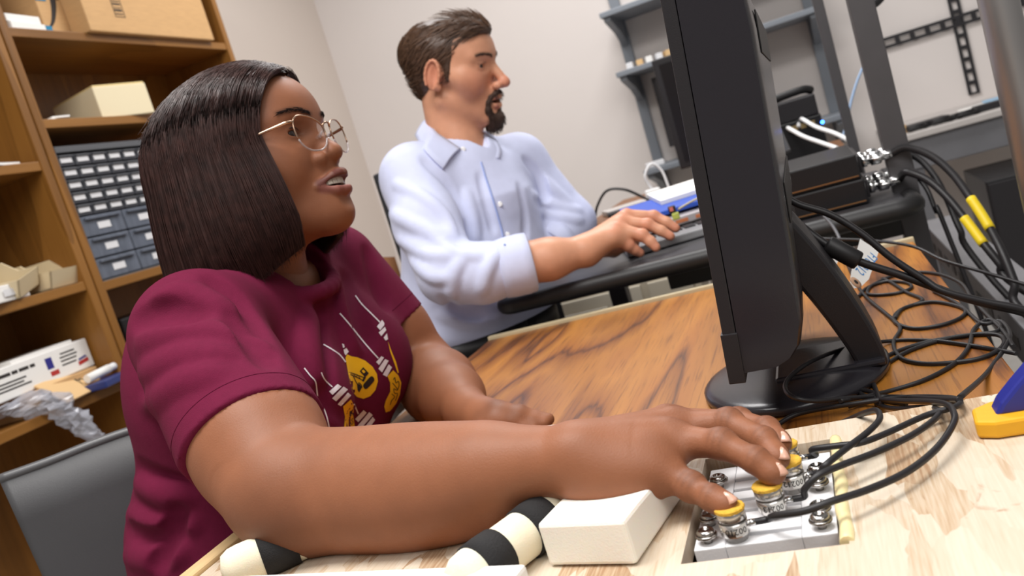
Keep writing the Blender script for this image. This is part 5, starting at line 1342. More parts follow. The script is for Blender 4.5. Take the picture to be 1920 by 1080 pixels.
def sleeve(S0, hem, d, r0, r1, E0):
    # the sleeve as its own blend into the body, trimmed square at the hem and hollow there
    ns = SDF(s.lo, s.lo+(s.n-1)*s.vox, s.vox); ns.v[:] = 1
    ns.cone(S0, hem+d*.06, r0, r1, .02)
    dd = np.minimum
    k = .03; a, b = s.v, ns.v; h = np.clip(.5+.5*(b-a)/k, 0, 1); s.v = b+(a-b)*h-k*h*(1-h)
sleeve(S_+npv((-.005, 0, 0)), hem1-UP*.004, d1, .062, .0640, E_)
sleeve(S2, hem2, d2, .060, .0590, E2)
s.v = s.v.astype(np.float32)
surface_folds(s, [
    ([(395, 522), (445, 560), (480, 610), (500, 670)], .010, -.004), ([(300, 560), (350, 548), (420, 575)], .012, .004), ([(262, 640), (340, 622), (430, 628), (480, 640)], .014, .005), ([(255, 600), (310, 590), (370, 595)], .012, -.004),
    ([(265, 700), (340, 668), (420, 662)], .013, .004), ([(440, 600), (475, 640), (500, 680)], .011, -.004), ([(275, 760), (340, 715), (400, 700)], .012, .003),
    ([(600, 565), (602, 620), (606, 680), (612, 740)], .014, -.006), ([(585, 590), (580, 650), (590, 720)], .014, .006), ([(635, 530), (648, 590), (665, 650)], .012, .005), ([(650, 520), (668, 580), (690, 640)], .012, -.005), ([(690, 470), (706, 530), (722, 580)], .010, -.004),
    ([(262, 880), (310, 905), (350, 915)], .012, -.006), ([(250, 905), (300, 925), (345, 935)], .012, .007), ([(235, 960), (290, 985), (360, 985)], .012, .006), ([(225, 985), (280, 1015), (340, 1010)], .011, -.005), ([(215, 1040), (280, 1050), (340, 1035)], .012, .005), ([(340, 960), (320, 1010), (300, 1060)], .009, -.004), ([(600, 740), (640, 770), (690, 800)], .010, -.004)])
# trim the sleeves square at the hem and hollow them there
def trim(hm, dv, r):
    def fn(x, y, z):
        px, py, pz = x-hm[0], y-hm[1], z-hm[2]; a = px*dv[0]+py*dv[1]+pz*dv[2]
        return np.maximum(np.maximum(-a, a-.17), np.sqrt(np.maximum(px*px+py*py+pz*pz-a*a, 0))-r)
    s.op(hm-.19, hm+.19, fn, .0, 'sub')
trim(hem1, dn1, .088); trim(hem2, d2, .080)
# round neck opening and its ribbed band
RC = npv((-.606, .857, .986)); rn = npv((.42, -.03, .9)); rn /= np.linalg.norm(rn)
def hole(x, y, z):
    px, py, pz = x-RC[0], y-RC[1], z-RC[2]; a = px*rn[0]+py*rn[1]+pz*rn[2]
    return np.maximum(-a-.012, np.sqrt(np.maximum(px*px+py*py+pz*pz-a*a, 0))-.0665)
s.op(RC-.14, RC+.14, hole, .004, 'sub')
ra_ = np.cross(rn, (0, 1, 0)); ra_ /= np.linalg.norm(ra_); rb_ = np.cross(rn, ra_)
ring = [RC+(ra_*math.cos(t_)+rb_*math.sin(t_))*.0690-rn*.004 for t_ in np.linspace(0, 2*math.pi, 33)]
s.chain(ring, [.0085]*33, .006)
WSH = s
V, F = WSH.mesh(); V = smooth_mesh(V, F, 3)
Z = V[:, 2]; 
V = V[:]; shirt_o = np_mesh('t_shirt', V, F, M_shirt, wm)
SHIRT_BVH = BVHTree.FromPolygons([Vector(p) for p in V], [tuple(f) for f in F.tolist()])
# stitched hem lines round the sleeves
M_stitch = mat('maroon_stitch', srgb(88, 19, 46), .9, spec=.1)
for hm, dv in ((hem1, dn1), (hem2, d2)):
    a_ = np.cross(dv, (0, 0, 1)); a_ /= np.linalg.norm(a_); b_ = np.cross(dv, a_); c_ = hm-dv*.021; pts = []
    for t_ in np.linspace(0, 2*math.pi, 60):
        d_ = a_*math.cos(t_)+b_*math.sin(t_); h = SHIRT_BVH.ray_cast(Vector(c_+d_*.085), Vector(-d_))
        if h[0] is not None and (Vector(c_)-h[0]).length < .078: pts.append(npv(h[0])+d_*.0001)
        else:
            if len(pts) > 4: MB().tube(pts, .0004, 5).build('hem_stitching', M_stitch, shirt_o)
            pts = []
    if len(pts) > 4: MB().tube(pts, .0004, 5).build('hem_stitching', M_stitch, shirt_o)
def ring_path(c, n, r, cnt=40, ell_=(1, 1)):
    n = npv(n)/np.linalg.norm(n); a = np.cross(n, (0, 1, 0)); a /= np.linalg.norm(a); b = np.cross(n, a)
    return [npv(c)+(a*math.cos(t)*ell_[0]+b*math.sin(t)*ell_[1])*r for t in np.linspace(0, 2*math.pi, cnt)]
# ---------------------------------------------------------------- hair: a long smooth bob with a centre parting
M_hair = mat('hair_dark_brown', srgb(38, 23, 21), .50, var=.25, vscale=260, stretch=(1, 1, .05), spec=.35)
M_hair2 = mat('hair_strand', srgb(56, 34, 30), .36, var=.45, vscale=90, spec=.45)
def hair_pt(side, v, t, off=0.):
    # v: 0 front edge .. 1 back centre; t: 0 parting .. 1 tips
    zt = .004; zb = (-.122 if side < 0 else -.112)-.046*min(1, v*1.7)
    a0, b0 = .108+.010*v, .090
    f0 = math.radians(50 if side < 0 else 64)
    if t < .46:
        q = t/.46; uu = v**.8
        u0 = npv((.083-.125*uu, side*.002, .066+.040*math.sin(math.pi*min(1, .06+.74*uu))))
        th = f0+(math.pi-f0)*v
        e = npv((-.012+a0*math.cos(th), side*b0*math.sin(th), zt))
        ph = q*math.pi/2; sn, cs = math.sin(ph)**(.92+.25*v), 1-math.cos(ph)**(1-.12*v)
        p = u0+(e-u0)*npv((sn, sn, cs))
        p = p+npv((.010*math.sin(2*ph)*max(0, 1-3*v), 0, 0))
        n = (p-npv((-.012, 0, .01))); n /= np.linalg.norm(n)
        return p+n*off
    q = (t-.46)/.54; z = zt+(zb-zt)*q
    front = f0-math.radians(3)*q; th = front+(math.pi-front)*v
    sw = math.sin(min(1, q*1.15)*math.pi*.62)
    a = a0+.013*sw-.014*max(0, q-.80)/.20; b = b0+.010*sw-.008*max(0, q-.80)/.20
    p = npv((-.012+a*math.cos(th), side*b*math.sin(th), z))
    n = npv((math.cos(th), side*math.sin(th), 0))
    return p+n*off
nV, nT = 40, 34
Vh, Fh = [], []
for side in (-1, 1):
    base = len(Vh)
    for lay in (0, 1):
        for i in range(nV+1):
            for j in range(nT+1): Vh.append(WH(hair_pt(side, i/nV, j/nT, -.004 if lay == 0 else -.014)))
    id_ = lambda l, i, j: base+l*(nV+1)*(nT+1)+i*(nT+1)+j
    for i in range(nV):
        for j in range(nT):
            f = (id_(0, i, j), id_(0, i, j+1), id_(0, i+1, j+1), id_(0, i+1, j)); g_ = (id_(1, i, j), id_(1, i+1, j), id_(1, i+1, j+1), id_(1, i, j+1))
            if side < 0: f, g_ = f[::-1], g_[::-1]
            Fh += [f, g_]
    for i in range(nV): Fh.append((id_(0, i, nT), id_(1, i, nT), id_(1, i+1, nT), id_(0, i+1, nT)))
    for j in range(nT): Fh.append((id_(0, 0, j), id_(1, 0, j), id_(1, 0, j+1), id_(0, 0, j+1)))
hair = np_mesh('hair', np.array(Vh), np.array(Fh), M_hair, wm)
rng = np.random.default_rng(11); cur = []
for k in range(7600):
    side = -1 if rng.random() < .68 else 1
    v = rng.random()**1.15; o0 = rng.uniform(-.004, .0035); o1 = o0+rng.normal(0, .0022); fr = rng.normal(0, .012); t1 = 1+rng.normal(0, .018)-.03*rng.random()
    wv = rng.normal(0, .004); ph = rng.uniform(0, 6.3)
    pts = []
    for t in np.linspace(rng.uniform(0, .08), t1, 15):
        vv = min(1, max(0, v+fr*t+wv*math.sin(5*t+ph))); pts.append(WH(hair_pt(side, vv, t, o0+(o1-o0)*t)))
    cur.append(pts)
# fly-aways along the crown
for k in range(36):
    v = rng.uniform(.0, .9); pts = [WH(hair_pt(-1 if rng.random() < .6 else 1, v, t, .002+(rng.uniform(.004, .012))*(t/.35)**2)) for t in np.linspace(.02, .3, 7)]; cur.append(pts)
strands('hair_strands', cur, .00042, M_hair2, hair)

# ---------------------------------------------------------------- glasses
M_gold = mat('rose_gold', srgb(196, 164, 140), .25, .9); M_rim = mat('clear_rim', srgb(214, 204, 204), .15, trans=.55, alpha=.85)
M_lens = mat('lens', (1, 1, 1, 1), .02, trans=1., alpha=.22, ior=1.1)
gl = bpy.data.objects.new('glasses', None); COL.objects.link(gl); gl.parent = wm
def lens_outline(y, cnt=36):
    out = []
    for a in np.linspace(0, 2*math.pi, cnt, endpoint=False):
        u, w_ = math.cos(a), math.sin(a)
        rx, rz = .0260, (.0170 if w_ > 0 else .0225)
        u2 = np.sign(u)*abs(u)**.85; w2 = np.sign(w_)*abs(w_)**.85
        sh = .15*u*(w_ > 0)*w_
        yy = y*.0335+y*(u2*rx); zz_ = -.0060+w2*rz*(1+.0)+sh*.03
        xx = .1010-.0085*((abs(yy)-.0075)/.052)-.10*(zz_+.006)*(-1 if zz_ > 0 else -.6)*0
        out.append(npv((xx, yy, zz_)))
    return out
for y in (-1, 1):
    ol = lens_outline(y); W_ = [WH(p) for p in ol]; n = len(ol)
    cen = sum(W_)/n
    top = [W_[k % n] for k in range(-2, n//2+3)]; bot = [W_[k % n] for k in range(n//2+2, n-1)]
    MB().tube(top, .0009, 8).build('gold_rim', M_gold, gl); MB().tube(bot, .0010, 8).build('clear_rim', M_rim, gl)
    lens_v = W_+[cen+RW[:, 0]*.0012]; MB().add(lens_v, [(k, (k+1) % n, n) for k in range(n)], True).build('lens', M_lens, gl)
    MB().tube([W_[3], WH((.0920, y*.0612, .0045)), WH((.088, y*.0655, .0045)), WH((.055, y*.0735, .003)), WH((.0, y*.078, .0)), WH((-.015, y*.078, -.012))], [.0010, .0016, .0020, .0014, .0012, .0012], 8).build('temple', M_gold, gl)
    MB().tube([WH((.0990, y*.0100, -.006)), WH((.0935, y*.0095, -.011))], [.0010, .0020], 8).build('nose_pad', M_rim, gl)
MB().tube(cr([WH((.1008, -.0085, .000)), WH((.1030, -.004, .003)), WH((.1030, .004, .003)), WH((.1008, .0085, .000))], 5), .0012, 8).build('bridge', M_gold, gl)

# ---------------------------------------------------------------- finger nails of the near hand
M_nail = mat('nail', srgb(212, 164, 142), .28, coat=.3)
def nail(tip, prev, r, up, m_, parent, sc=1.):
    ax = (tip-prev)/np.linalg.norm(tip-prev); up = up-ax*(up@ax); up /= np.linalg.norm(up); la = np.cross(ax, up)
    c = tip+ax*r*.10+up*r*.92; V = []; F = []; nu, nv = 12, 5
    for j in range(nv+1):
        f = j/nv
        for k in range(nu):
            a = 2*math.pi*k/nu; V.append(c+ax*.0060*sc*f*math.cos(a)+la*.0044*sc*f*math.sin(a)+up*(.0016*(1-f*f)-.0034*(f*math.sin(a))**2*1.0-.0010*f))
    F = [(j*nu+k, j*nu+(k+1) % nu, (j+1)*nu+(k+1) % nu, (j+1)*nu+k) for j in range(nv) for k in range(nu)]
    o = MB().add(V, F, True).build('fingernail', m_, parent); sd = o.modifiers.new('t', 'SOLIDIFY'); sd.thickness = .0006; return o
for f_ in 'imrp':
    nail(fing[f_][3], fing[f_][2], frs[f_][3]*1.05, UP*.80+RT*.22-FW*.55, M_nail, wm, 1.15)
# ---------------------------------------------------------------- print on the t-shirt: white lamp sockets on cords, yellow bulbs
M_prw = mat('print_white', srgb(226, 216, 222), .8); M_pry = mat('print_yellow', srgb(240, 184, 18), .8); M_prk = mat('print_black', srgb(42, 26, 24), .8)
cq = lambda L: [(540+x/3.6, 540+y/3.6) for x, y in L]
def decal(poly, name, m_, lift=.0012, step=4.):
    pts = [npv(p) for p in poly]; den = []
    for i in range(len(pts)):
        a, b = pts[i], pts[(i+1) % len(pts)]; n = max(1, int(np.linalg.norm(b-a)/step))
        den += [a+(b-a)*k/n for k in range(n)]
    xs = [p[0] for p in den]; ys = [p[1] for p in den]; nb = len(den)
    inner = [npv((x, y)) for x in np.arange(min(xs)+step/2, max(xs), step) for y in np.arange(min(ys)+step/2, max(ys), step)]
    r = delaunay_2d_cdt([Vector(p) for p in den+inner], [(i, (i+1) % nb) for i in range(nb)], [list(range(nb))], 1, 1e-4)
    V = []; okv = []
    for v in r[0]:
        h = cast(SHIRT_BVH, v[0], v[1], lift); okv.append(h is not None); V.append(h if h is not None else npv((0, 0, 0)))
    F = [tuple(f) for f in r[2] if all(okv[i] for i in f) and max(np.linalg.norm(V[f[i]]-V[f[i-1]]) for i in range(len(f))) < .03]
    if not F: return None
    lab_ = {i: i for f in F for i in f}
    def root(i):
        while lab_[i] != i: lab_[i] = lab_[lab_[i]]; i = lab_[i]
        return i
    for f in F:
        for i in f[1:]: lab_[root(i)] = root(f[0])
    cnt_ = {}
    for f in F: cnt_[root(f[0])] = cnt_.get(root(f[0]), 0)+1
    big_ = max(cnt_, key=cnt_.get); F = [f for f in F if root(f[0]) == big_]
    used_ = sorted({i for f in F for i in f}); mp_ = {o_: n_ for n_, o_ in enumerate(used_)}
    return MB().add([V[i] for i in used_], [tuple(mp_[i] for i in f) for f in F], True).build(name, m_, shirt_o)
def dline(L, w, name, m_, lift=.0012):
    pts = cr([npv((x, y, 0)) for x, y in cq(L)], 5); a = [p[:2] for p in pts]; nn = len(a); le, ri = [], []
    for i in range(nn):
        t_ = a[min(i+1, nn-1)]-a[max(i-1, 0)]; t_ = t_/(np.linalg.norm(t_)+1e-9); q = npv((-t_[1], t_[0]))*w/2; le.append(a[i]+q); ri.append(a[i]-q)
    return decal(le+ri[::-1], name, m_, lift, 3.)
for L in ([(455, 50), (500, 110), (560, 170), (620, 230)], [(350, 170), (420, 250), (500, 350), (560, 420), (610, 475)], [(240, 380), (300, 415), (350, 450), (390, 500)], [(110, 540), (150, 590), (185, 630), (195, 690), (200, 740)], [(200, 756), (240, 810), (265, 880), (280, 950)], [(225, 570), (250, 620), (300, 668)], [(445, 780), (475, 850)]):
    dline(L, 2.3, 'printed_cord', M_prw)
for q in ([(388, 470), (400, 448), (430, 462), (470, 468), (520, 490), (570, 530), (600, 580), (607, 630), (590, 690), (555, 730), (510, 748), (465, 735), (435, 700), (415, 620), (400, 540)],
          [(672, 595), (710, 555), (745, 590), (765, 640), (755, 720), (730, 780), (690, 830), (660, 840), (650, 800), (660, 760), (690, 700), (690, 640)],
          [(372, 800), (425, 752), (445, 790), (440, 860), (455, 960), (455, 1020), (375, 1020), (378, 950), (385, 870)], [(675, 360), (700, 430), (730, 500), (748, 570), (740, 575), (715, 500), (690, 430)], [(525, 990), (545, 960), (552, 970), (535, 1000)]):
    decal(cq(q), 'printed_bulb', M_pry, .0012)
for q in ([(600, 260), (635, 215), (650, 235), (650, 250), (622, 285)], [(612, 300), (655, 262), (663, 285), (630, 325)], [(645, 335), (668, 305), (675, 345), (660, 355)],
          [(595, 500), (630, 460), (648, 470), (615, 520)], [(610, 545), (655, 480), (680, 490), (635, 570)], [(640, 585), (680, 515), (702, 535), (668, 600)],
          [(278, 698), (335, 648), (362, 665), (300, 722)], [(298, 745), (375, 665), (405, 685), (325, 765)], [(335, 785), (405, 705), (427, 725), (358, 798)],
          [(453, 885), (510, 825), (532, 842), (475, 905)], [(463, 938), (548, 838), (572, 858), (487, 955)], [(490, 975), (572, 870), (588, 890), (518, 990)],
          [(250, 1025), (330, 992), (340, 1010), (335, 1030), (260, 1038)], [(365, 375), (378, 380), (383, 400), (372, 405)], [(375, 415), (395, 405), (410, 430), (390, 455), (380, 440)]):
    decal(cq(q), 'printed_socket', M_prw, .0014)
# little crane and figure drawn on the big bulb, letters on the others
for q in ([(484, 562), (508, 534), (546, 575), (522, 602)], [(466, 655), (484, 648), (500, 672), (480, 705), (470, 690)]): decal(cq(q), 'printed_drawing', M_prk, .002, 3.)
decal(cq([(496, 560), (508, 550), (524, 566), (512, 576)]), 'printed_drawing', M_pry, .0026, 3.)
for L, w in (([(410, 568), (450, 580), (512, 604)], 1.6), ([(412, 582), (450, 596), (500, 620)], 1.6), ([(420, 570), (432, 590), (445, 578), (458, 600), (472, 588), (486, 612)], 1.2), ([(520, 600), (505, 630)], 4.), ([(440, 590), (455, 625), (472, 655)], 1.6), ([(470, 655), (480, 640), (495, 655), (500, 672)], 1.6),
             ([(512, 655), (560, 602), (578, 615), (572, 632), (530, 676), (514, 668), (512, 655)], 2.6),
             ([(712, 620), (722, 605), (728, 640), (745, 630), (750, 660), (735, 690), (715, 680), (720, 710), (740, 715), (725, 760)], 1.2), ([(700, 715), (720, 735), (700, 760), (690, 790)], 1.2), ([(705, 640), (730, 670), (742, 690)], 1.2),
             ([(420, 830), (440, 850), (420, 866), (420, 830)], 1.4), ([(440, 880), (425, 890), (440, 905), (428, 925), (424, 905)], 1.4), ([(440, 960), (430, 985), (444, 1000), (450, 1015)], 2.2), ([(424, 930), (426, 1015)], 1.4)):
    dline(L, w, 'printed_drawing', M_prk, .0022)
# ================================================================== the man
mn_p = thing('person', 'man with a goatee in a light blue button shirt using the mouse', 'person', (-.72, 1.66, .50))
HM_ = npv((-.6228, 1.695, 1.2600)); RM = rot3(math.radians(-2.3), math.radians(15), math.radians(3.9))
MHd = lambda p: HM_+RM@npv(p)
MHi = lambda p: RM.T@(npv(p)-HM_)
NBm = P(862, 285, 1.79)
SM = srgb(206, 150, 120); SMr = srgb(196, 118, 94); SMd = srgb(182, 128, 102)
M_skm = skin_mat('skin_fair', .42)
hs = head_sdf(dict(nose=(.1105, 0, -.0375), ntw=.0115, ala=.0135, nb=.0085, lip=.85, mopen=.0040, mx=.002, fw=.056, jawy=.053, chinx=.008, chinz=-.004, brow=.0125, ears=True, open=.0040, lid=-.001, top=.060, cz=.028, cl=.090), MHi(NBm), (.052, .058), .0017)
V, F = hs.mesh(); V = smooth_mesh(V, F, 1); C = np.tile(npv(SM[:3]), (len(V), 1)); MHV = V
C = paint(C, .6*blob(V, (.112, 0, -.038), (.02, .018, .016), .6), SMr)
for y in (-1, 1):
    C = paint(C, .45*blob(V, (.070, y*.045, -.035), (.03, .03, .025), .7), SMr); C = paint(C, .5*blob(V, (-.01, y*.08, -.012), (.02, .015, .035), .5), SMr)
    C = paint(C, .5*blob(V, (.04, y*.05, -.085), (.05, .03, .03), .6), SMd)
    for u in np.linspace(0, 1, 9):
        yy, zz = y*(.012+.037*u), .0155+.0025*u+.0045*math.sin(u*2.7); C = paint(C, .4*blob(V, (front_at(V, yy, zz), yy, zz), (.006, .0045, .0034), .5), srgb(62, 42, 32))
    C = paint(C, .55*seg_w(V, (.0815, y*.021, .0035), (.074, y*.045, .0025), .0016, .6), srgb(90, 58, 46))
C = paint(C, .7*seg_w(V, (.094, -.014, -.067), (.094, .014, -.067), .0045), srgb(170, 92, 84)); C = paint(C, .7*seg_w(V, (.092, -.013, -.0835), (.092, .013, -.0835), .0052), srgb(178, 100, 90))
C = paint(C, .85*blob(V, (.083, 0, -.0735), (.011, .019, .0035), .3), srgb(70, 30, 28))
mparts = [(HM_+V@RM.T, F, C)]
# arms: near arm with the mouse
Sr = P(776, 332, 1.70); Er = P(842, 512, 1.575); Wr_ = P(1098, 470, 1.575)
ff = dict(i=[P(1176, 405, 1.63), P(1226, 406, 1.625), P(1250, 417, 1.615), P(1267, 428, 1.61)],
          m=[P(1168, 417, 1.61), P(1214, 421, 1.60), P(1240, 433, 1.592), P(1257, 443, 1.588)],
          r=[P(1160, 430, 1.59), P(1204, 441, 1.575), P(1220, 453, 1.57), P(1230, 464, 1.566)],
          p=[P(1150, 445, 1.575), P(1178, 460, 1.585), P(1190, 468, 1.588), P(1200, 474, 1.59)])
s = SDF(np.minimum(Sr, Er)-npv((.08, .08, .10)), npv((-.20, 1.80, 1.16)), .0024)
s.cone(Sr, Er, .052, .043, .02)
s.chain([Er, P(960, 498, 1.56), P(1030, 486, 1.565), Wr_], [.043, .042, .036, .0275], .02)
for f_ in 'imrp': s.cone(Wr_, lerp(Wr_, ff[f_][0], .93), .023, .0145, .014); s.chain(ff[f_], [.0130, .0108, .0098, .0085], .004, .009); s.ell(ff[f_][1], (.0122,)*3, .004)
s.ell(P(1135, 450, 1.60), (.040, .032, .019), .015)
s.chain([P(1120, 468, 1.60), P(1150, 470, 1.64), P(1190, 455, 1.655)], [.016, .012, .0095], .008)
for f_ in 'imr': s.cone(lerp(Wr_, ff[f_][0], .3)+UP*.017, ff[f_][0]+UP*.010, .0026, .0036, .008)
V, F = s.mesh(); V = smooth_mesh(V, F, 2); C = np.tile(npv(SM[:3]), (len(V), 1))
for f_ in 'imrp': C = paint(C, .6*blob(V, ff[f_][1], (.014,)*3, .6), SMr); C = paint(C, .6*blob(V, ff[f_][3], (.013,)*3, .6), SMr); C = paint(C, .4*blob(V, ff[f_][0]+UP*.01, (.014,)*3, .6), SMr)
mparts.append((V, F, C))
# far arm
Sl = P(972, 305, 1.90); El = P(1068, 418, 1.915); Wl = P(962, 540, 1.80)
s = SDF(npv((-.78, 1.45, .66)), npv((-.40, 2.0, 1.14)), .0035)
s.cone(Sl, El, .050, .043, .02); s.chain([El, lerp(El, Wl, .4), Wl], [.042, .039, .027], .02)
for k in range(4):
    a = P(948-12*k+6, 556+3*k, 1.765-.012*k); b = P(944-13*k+6, 584+2*k, 1.74-.012*k); s.cone(Wl, a, .022, .014, .014); s.chain([a, lerp(a, b, .6), b], [.0115, .0105, .0085], .004, .008)
V, F = s.mesh(); V = smooth_mesh(V, F, 2); mparts.append((V, F, np.tile(npv(SM[:3]), (len(V), 1))))
# trunk
Bc = npv((-.715, 1.66, .70)); RT_ = rot3(math.radians(-27), 0, 0)
s = SDF((-1.0, 1.35, .05), (-.10, 2.05, 1.16), .008)
s.cone(NBm, Bc+npv((.03, .03, .25)), .055, .09, .03); s.cone(lerp(Sr, Sl, .06), lerp(Sr, Sl, .94), .038, .038, .03); s.ell(Bc+npv((.03, .02, .18)), (.085, .13, .18), .04, R=RT_); s.ell(Bc+npv((0, 0, -.08)), (.10, .14, .14), .05, R=RT_)
for k in (-1, 1):
    o_ = RT_@npv((0, k*.10, 0)); s.chain([Bc+o_+npv((0, 0, -.16)), Bc+o_+npv((.36, -.06, -.16)), Bc+o_+npv((.40, -.06, -.58))], [.085, .062, .045], .03)
V, F = s.mesh(); mparts.append((V, F, np.tile(npv(SM[:3]), (len(V), 1))))
V, F, C = join_vf(mparts); np_mesh('body', V, F, M_skm, mn_p, C)
eyes(mn_p, MHd, RM, (1, .1, -.12))
# jeans and belt
s = SDF((-1.0, 1.35, .0), (-.10, 2.05, .80), .008)
s.ell(Bc+npv((0, 0, -.04)), (.132, .178, .115), .04, R=RT_)
for k in (-1, 1):
    o_ = RT_@npv((0, k*.10, 0)); s.chain([Bc+o_+npv((.0, 0, -.15)), Bc+o_+npv((.36, -.06, -.145)), Bc+o_+npv((.40, -.06, -.56))], [.105, .082, .06], .03)
V, F = s.mesh(); np_mesh('jeans', V, F, mat('navy_denim', srgb(36, 46, 74), .8, var=.15, vscale=160, bump=.0004, bscale=700), mn_p)
for k in (-1, 1):
    o_ = RT_@npv((0, k*.10, 0)); c_ = Bc+o_+npv((.46, -.07, 0)); MB().cbox((c_[0], c_[1], .045), (.28, .10, .09), -.3, .03).build('shoe', M_blk, mn_p)
# shirt
M_bshirt = mat('light_blue_cotton', srgb(204, 210, 238), .85, bump=.0010, bscale=30, var=.02, vscale=60, sheen=.15)
s = SDF((-.98, 1.34, .62), (-.36, 2.06, 1.18), .0036)
CH = Bc+npv((.035, .02, .235))
s.ell(CH, (.120, .172, .19), .03, R=RT_); s.cone(Sr+npv((-.0, 0, .0)), Sl, .058, .058, .05)
s.cone(NBm+npv((-.005, 0, -.03)), NBm+npv((-.01, 0, -.10)), .064, .11, .04)
s.ell(Bc+npv((.01, .0, .10)), (.135, .178, .15), .05, R=RT_); s.ell(Bc+npv((0, 0, .05)), (.140, .186, .07), .03, R=RT_)
s.plane(Bc+npv((0, 0, .030)), (0, 0, -1))
cfA = P(935, 506, 1.56); cfB = P(1000, 490, 1.562)
s.cone(Sr, lerp(Sr, Er, .5)-RT*.008, .062, .062, .035); s.cone(lerp(Sr, Er, .5)-RT*.008, Er, .062, .056, .02); s.chain([Er, P(905, 512, 1.562), P(950, 502, 1.56)], [.056, .053, .049], .02)
s.cone(Sl, El, .060, .056, .03); s.chain([El, lerp(El, Wl, .30)], [.056, .052], .02)
# cloth folds of the sleeves and body, laid on the cloth itself
surface_folds(s, [
    ([(742, 345), (790, 365), (835, 405), (850, 440)], .010, .0045), ([(732, 400), (785, 425), (845, 445)], .012, .005), ([(745, 450), (800, 475), (860, 478)], .010, .0045),
    ([(845, 560), (852, 510), (880, 470)], .010, .005), ([(905, 548), (912, 510), (930, 475)], .009, .0045), ([(770, 490), (810, 520), (850, 520)], .009, .004), ([(800, 430), (850, 470), (900, 480)], .008, .004),
    ([(1000, 320), (1035, 352), (1070, 385)], .010, .005), ([(1000, 365), (1040, 385), (1085, 395)], .010, .005), ([(1015, 400), (1050, 405), (1088, 412)], .009, .0045), ([(985, 300), (1010, 330), (1020, 370)], .009, -.005),
    ([(795, 300), (840, 345), (865, 395)], .010, -.006), ([(875, 360), (888, 410), (892, 450)], .010, .004), ([(975, 350), (985, 400), (985, 440)], .009, -.004), ([(825, 590), (880, 606), (940, 600)], .010, .005), ([(830, 560), (870, 585), (900, 590)], .009, -.004), ([(760, 560), (775, 600), (800, 630)], .010, .005), ([(900, 330), (912, 380), (925, 430)], .006, -.002)])
# open neck
nf = npv((math.cos(math.radians(-20)), math.sin(math.radians(-20)), 0))
s.cone(NBm+npv((0, 0, .005)), NBm+npv((0, 0, .12)), .0595, .066, .006, 'sub')
s.cone(NBm+nf*.050+npv((0, 0, .03)), NBm+nf*.062+npv((0, 0, -.030)), .030, .006, .008, 'sub')
V, F = s.mesh(); V = smooth_mesh(V, F, 3); np_mesh('shirt', V, F, M_bshirt, mn_p)
MS_BVH = BVHTree.FromPolygons([Vector(p) for p in V], [tuple(f) for f in F.tolist()])
# rolled cuff near
cd = (cfB-cfA)/np.linalg.norm(cfB-cfA)
cu = MB(); cu.lathe(cfA, cd, [(.0475, 0), (.0535, .004), (.0555, .02), (.0560, .045), (.0545, .060), (.0500, .0625), (.0480, .058), (.046, .02)], 30)
cuo = cu.build('rolled_cuff', M_bshirt, mn_p)
ca_ = lerp(El, Wl, .20); cb_ = lerp(El, Wl, .42); cd2 = (cb_-ca_)/np.linalg.norm(cb_-ca_)
MB().lathe(ca_, cd2, [(.048, 0), (.0535, .004), (.0545, .02), (.0540, .042), (.050, .046), (.044, .040), (.043, .02)], 26).build('rolled_cuff', M_bshirt, mn_p)
wl = lerp(El, Wl, .62); MB().lathe(wl, cd2, [(.036, 0), (.0385, .002), (.0385, .020), (.036, .022)], 24).build('watch_band', M_blk, mn_p)
# placket and buttons
pk = [tuple(q[:2]) for q in cr([npv(q) for q in [(902, 304, 0), (910, 330, 0), (920, 360, 0), (930, 392, 0), (940, 428, 0), (947, 462, 0)]], 5)]
pp_ = [cast(MS_BVH, *q, .0002) for q in pk]; pp_ = [q for q in pp_ if q is not None]
if len(pp_) > 2: MB().tube(cr(pp_, 5), .0022, 6).build('placket_edge', mat('shirt_seam', srgb(150, 166, 214), .8), mn_p)
for q in ((937, 383), (951, 440), (868, 280)):
    h = cast(MS_BVH, *q)
    if h is not None: MB().lathe(h, -ray(*q)/np.linalg.norm(ray(*q)), [(.0052, -.001), (.0055, .0008), (.0040, .0014)], 16).build('button', M_white, mn_p)
# collar: a stand round the neck and two folded leaves with points
ang = np.linspace(math.radians(70), math.radians(290), 30)
V = []
for a in ang:
    d_ = npv((math.cos(a-.36), math.sin(a-.36), 0)); back = .5-.5*math.cos(a-.0)
    for r, z in ((.0600, -.014), (.0598, .024+.010*back)): V.append(NBm+npv((0, 0, .006+.016*back))-nf*.003+d_*r+npv((0, 0, z)))
F = [(2*i, 2*i+1, 2*i+3, 2*i+2) for i in range(len(ang)-1)]
o = MB().add(V, F, True).build('collar_stand', M_bshirt, mn_p); sd = o.modifiers.new('t', 'SOLIDIFY'); sd.thickness = .002
def leaf(top, out, bulge):
    tp, ot = cr([P(*q) for q in top], 5), []
    for q in cr([npv(q) for q in out], 5):
        h = cast(MS_BVH, q[0], q[1], .0045); p = P(*q)
        ot.append(h if (h is not None and abs(np.linalg.norm(h-CAM)-np.linalg.norm(p-CAM)) < .06) else p)
    n = min(len(tp), len(ot)); V = []; R_ = 6
    for i in range(n):
        for k in range(R_):
            u = k/(R_-1); V.append(tp[i]*(1-u)+ot[i]*u+(UP*.75-FW*.6)*bulge*math.sin(math.pi*u**.8))
    F = [(i*R_+k, i*R_+k+1, (i+1)*R_+k+1, (i+1)*R_+k) for i in range(n-1) for k in range(R_-1)]
    o = MB().add(V, F, True).build('collar_leaf', M_bshirt, mn_p); sd = o.modifiers.new('t', 'SOLIDIFY'); sd.thickness = .0024; sd.offset = 0
leaf([(800, 224, 1.80), (818, 248, 1.735), (842, 264, 1.712), (864, 279, 1.702)], [(778, 254, 1.78), (794, 279, 1.71), (812, 299, 1.69), (831, 317, 1.68)], .006)
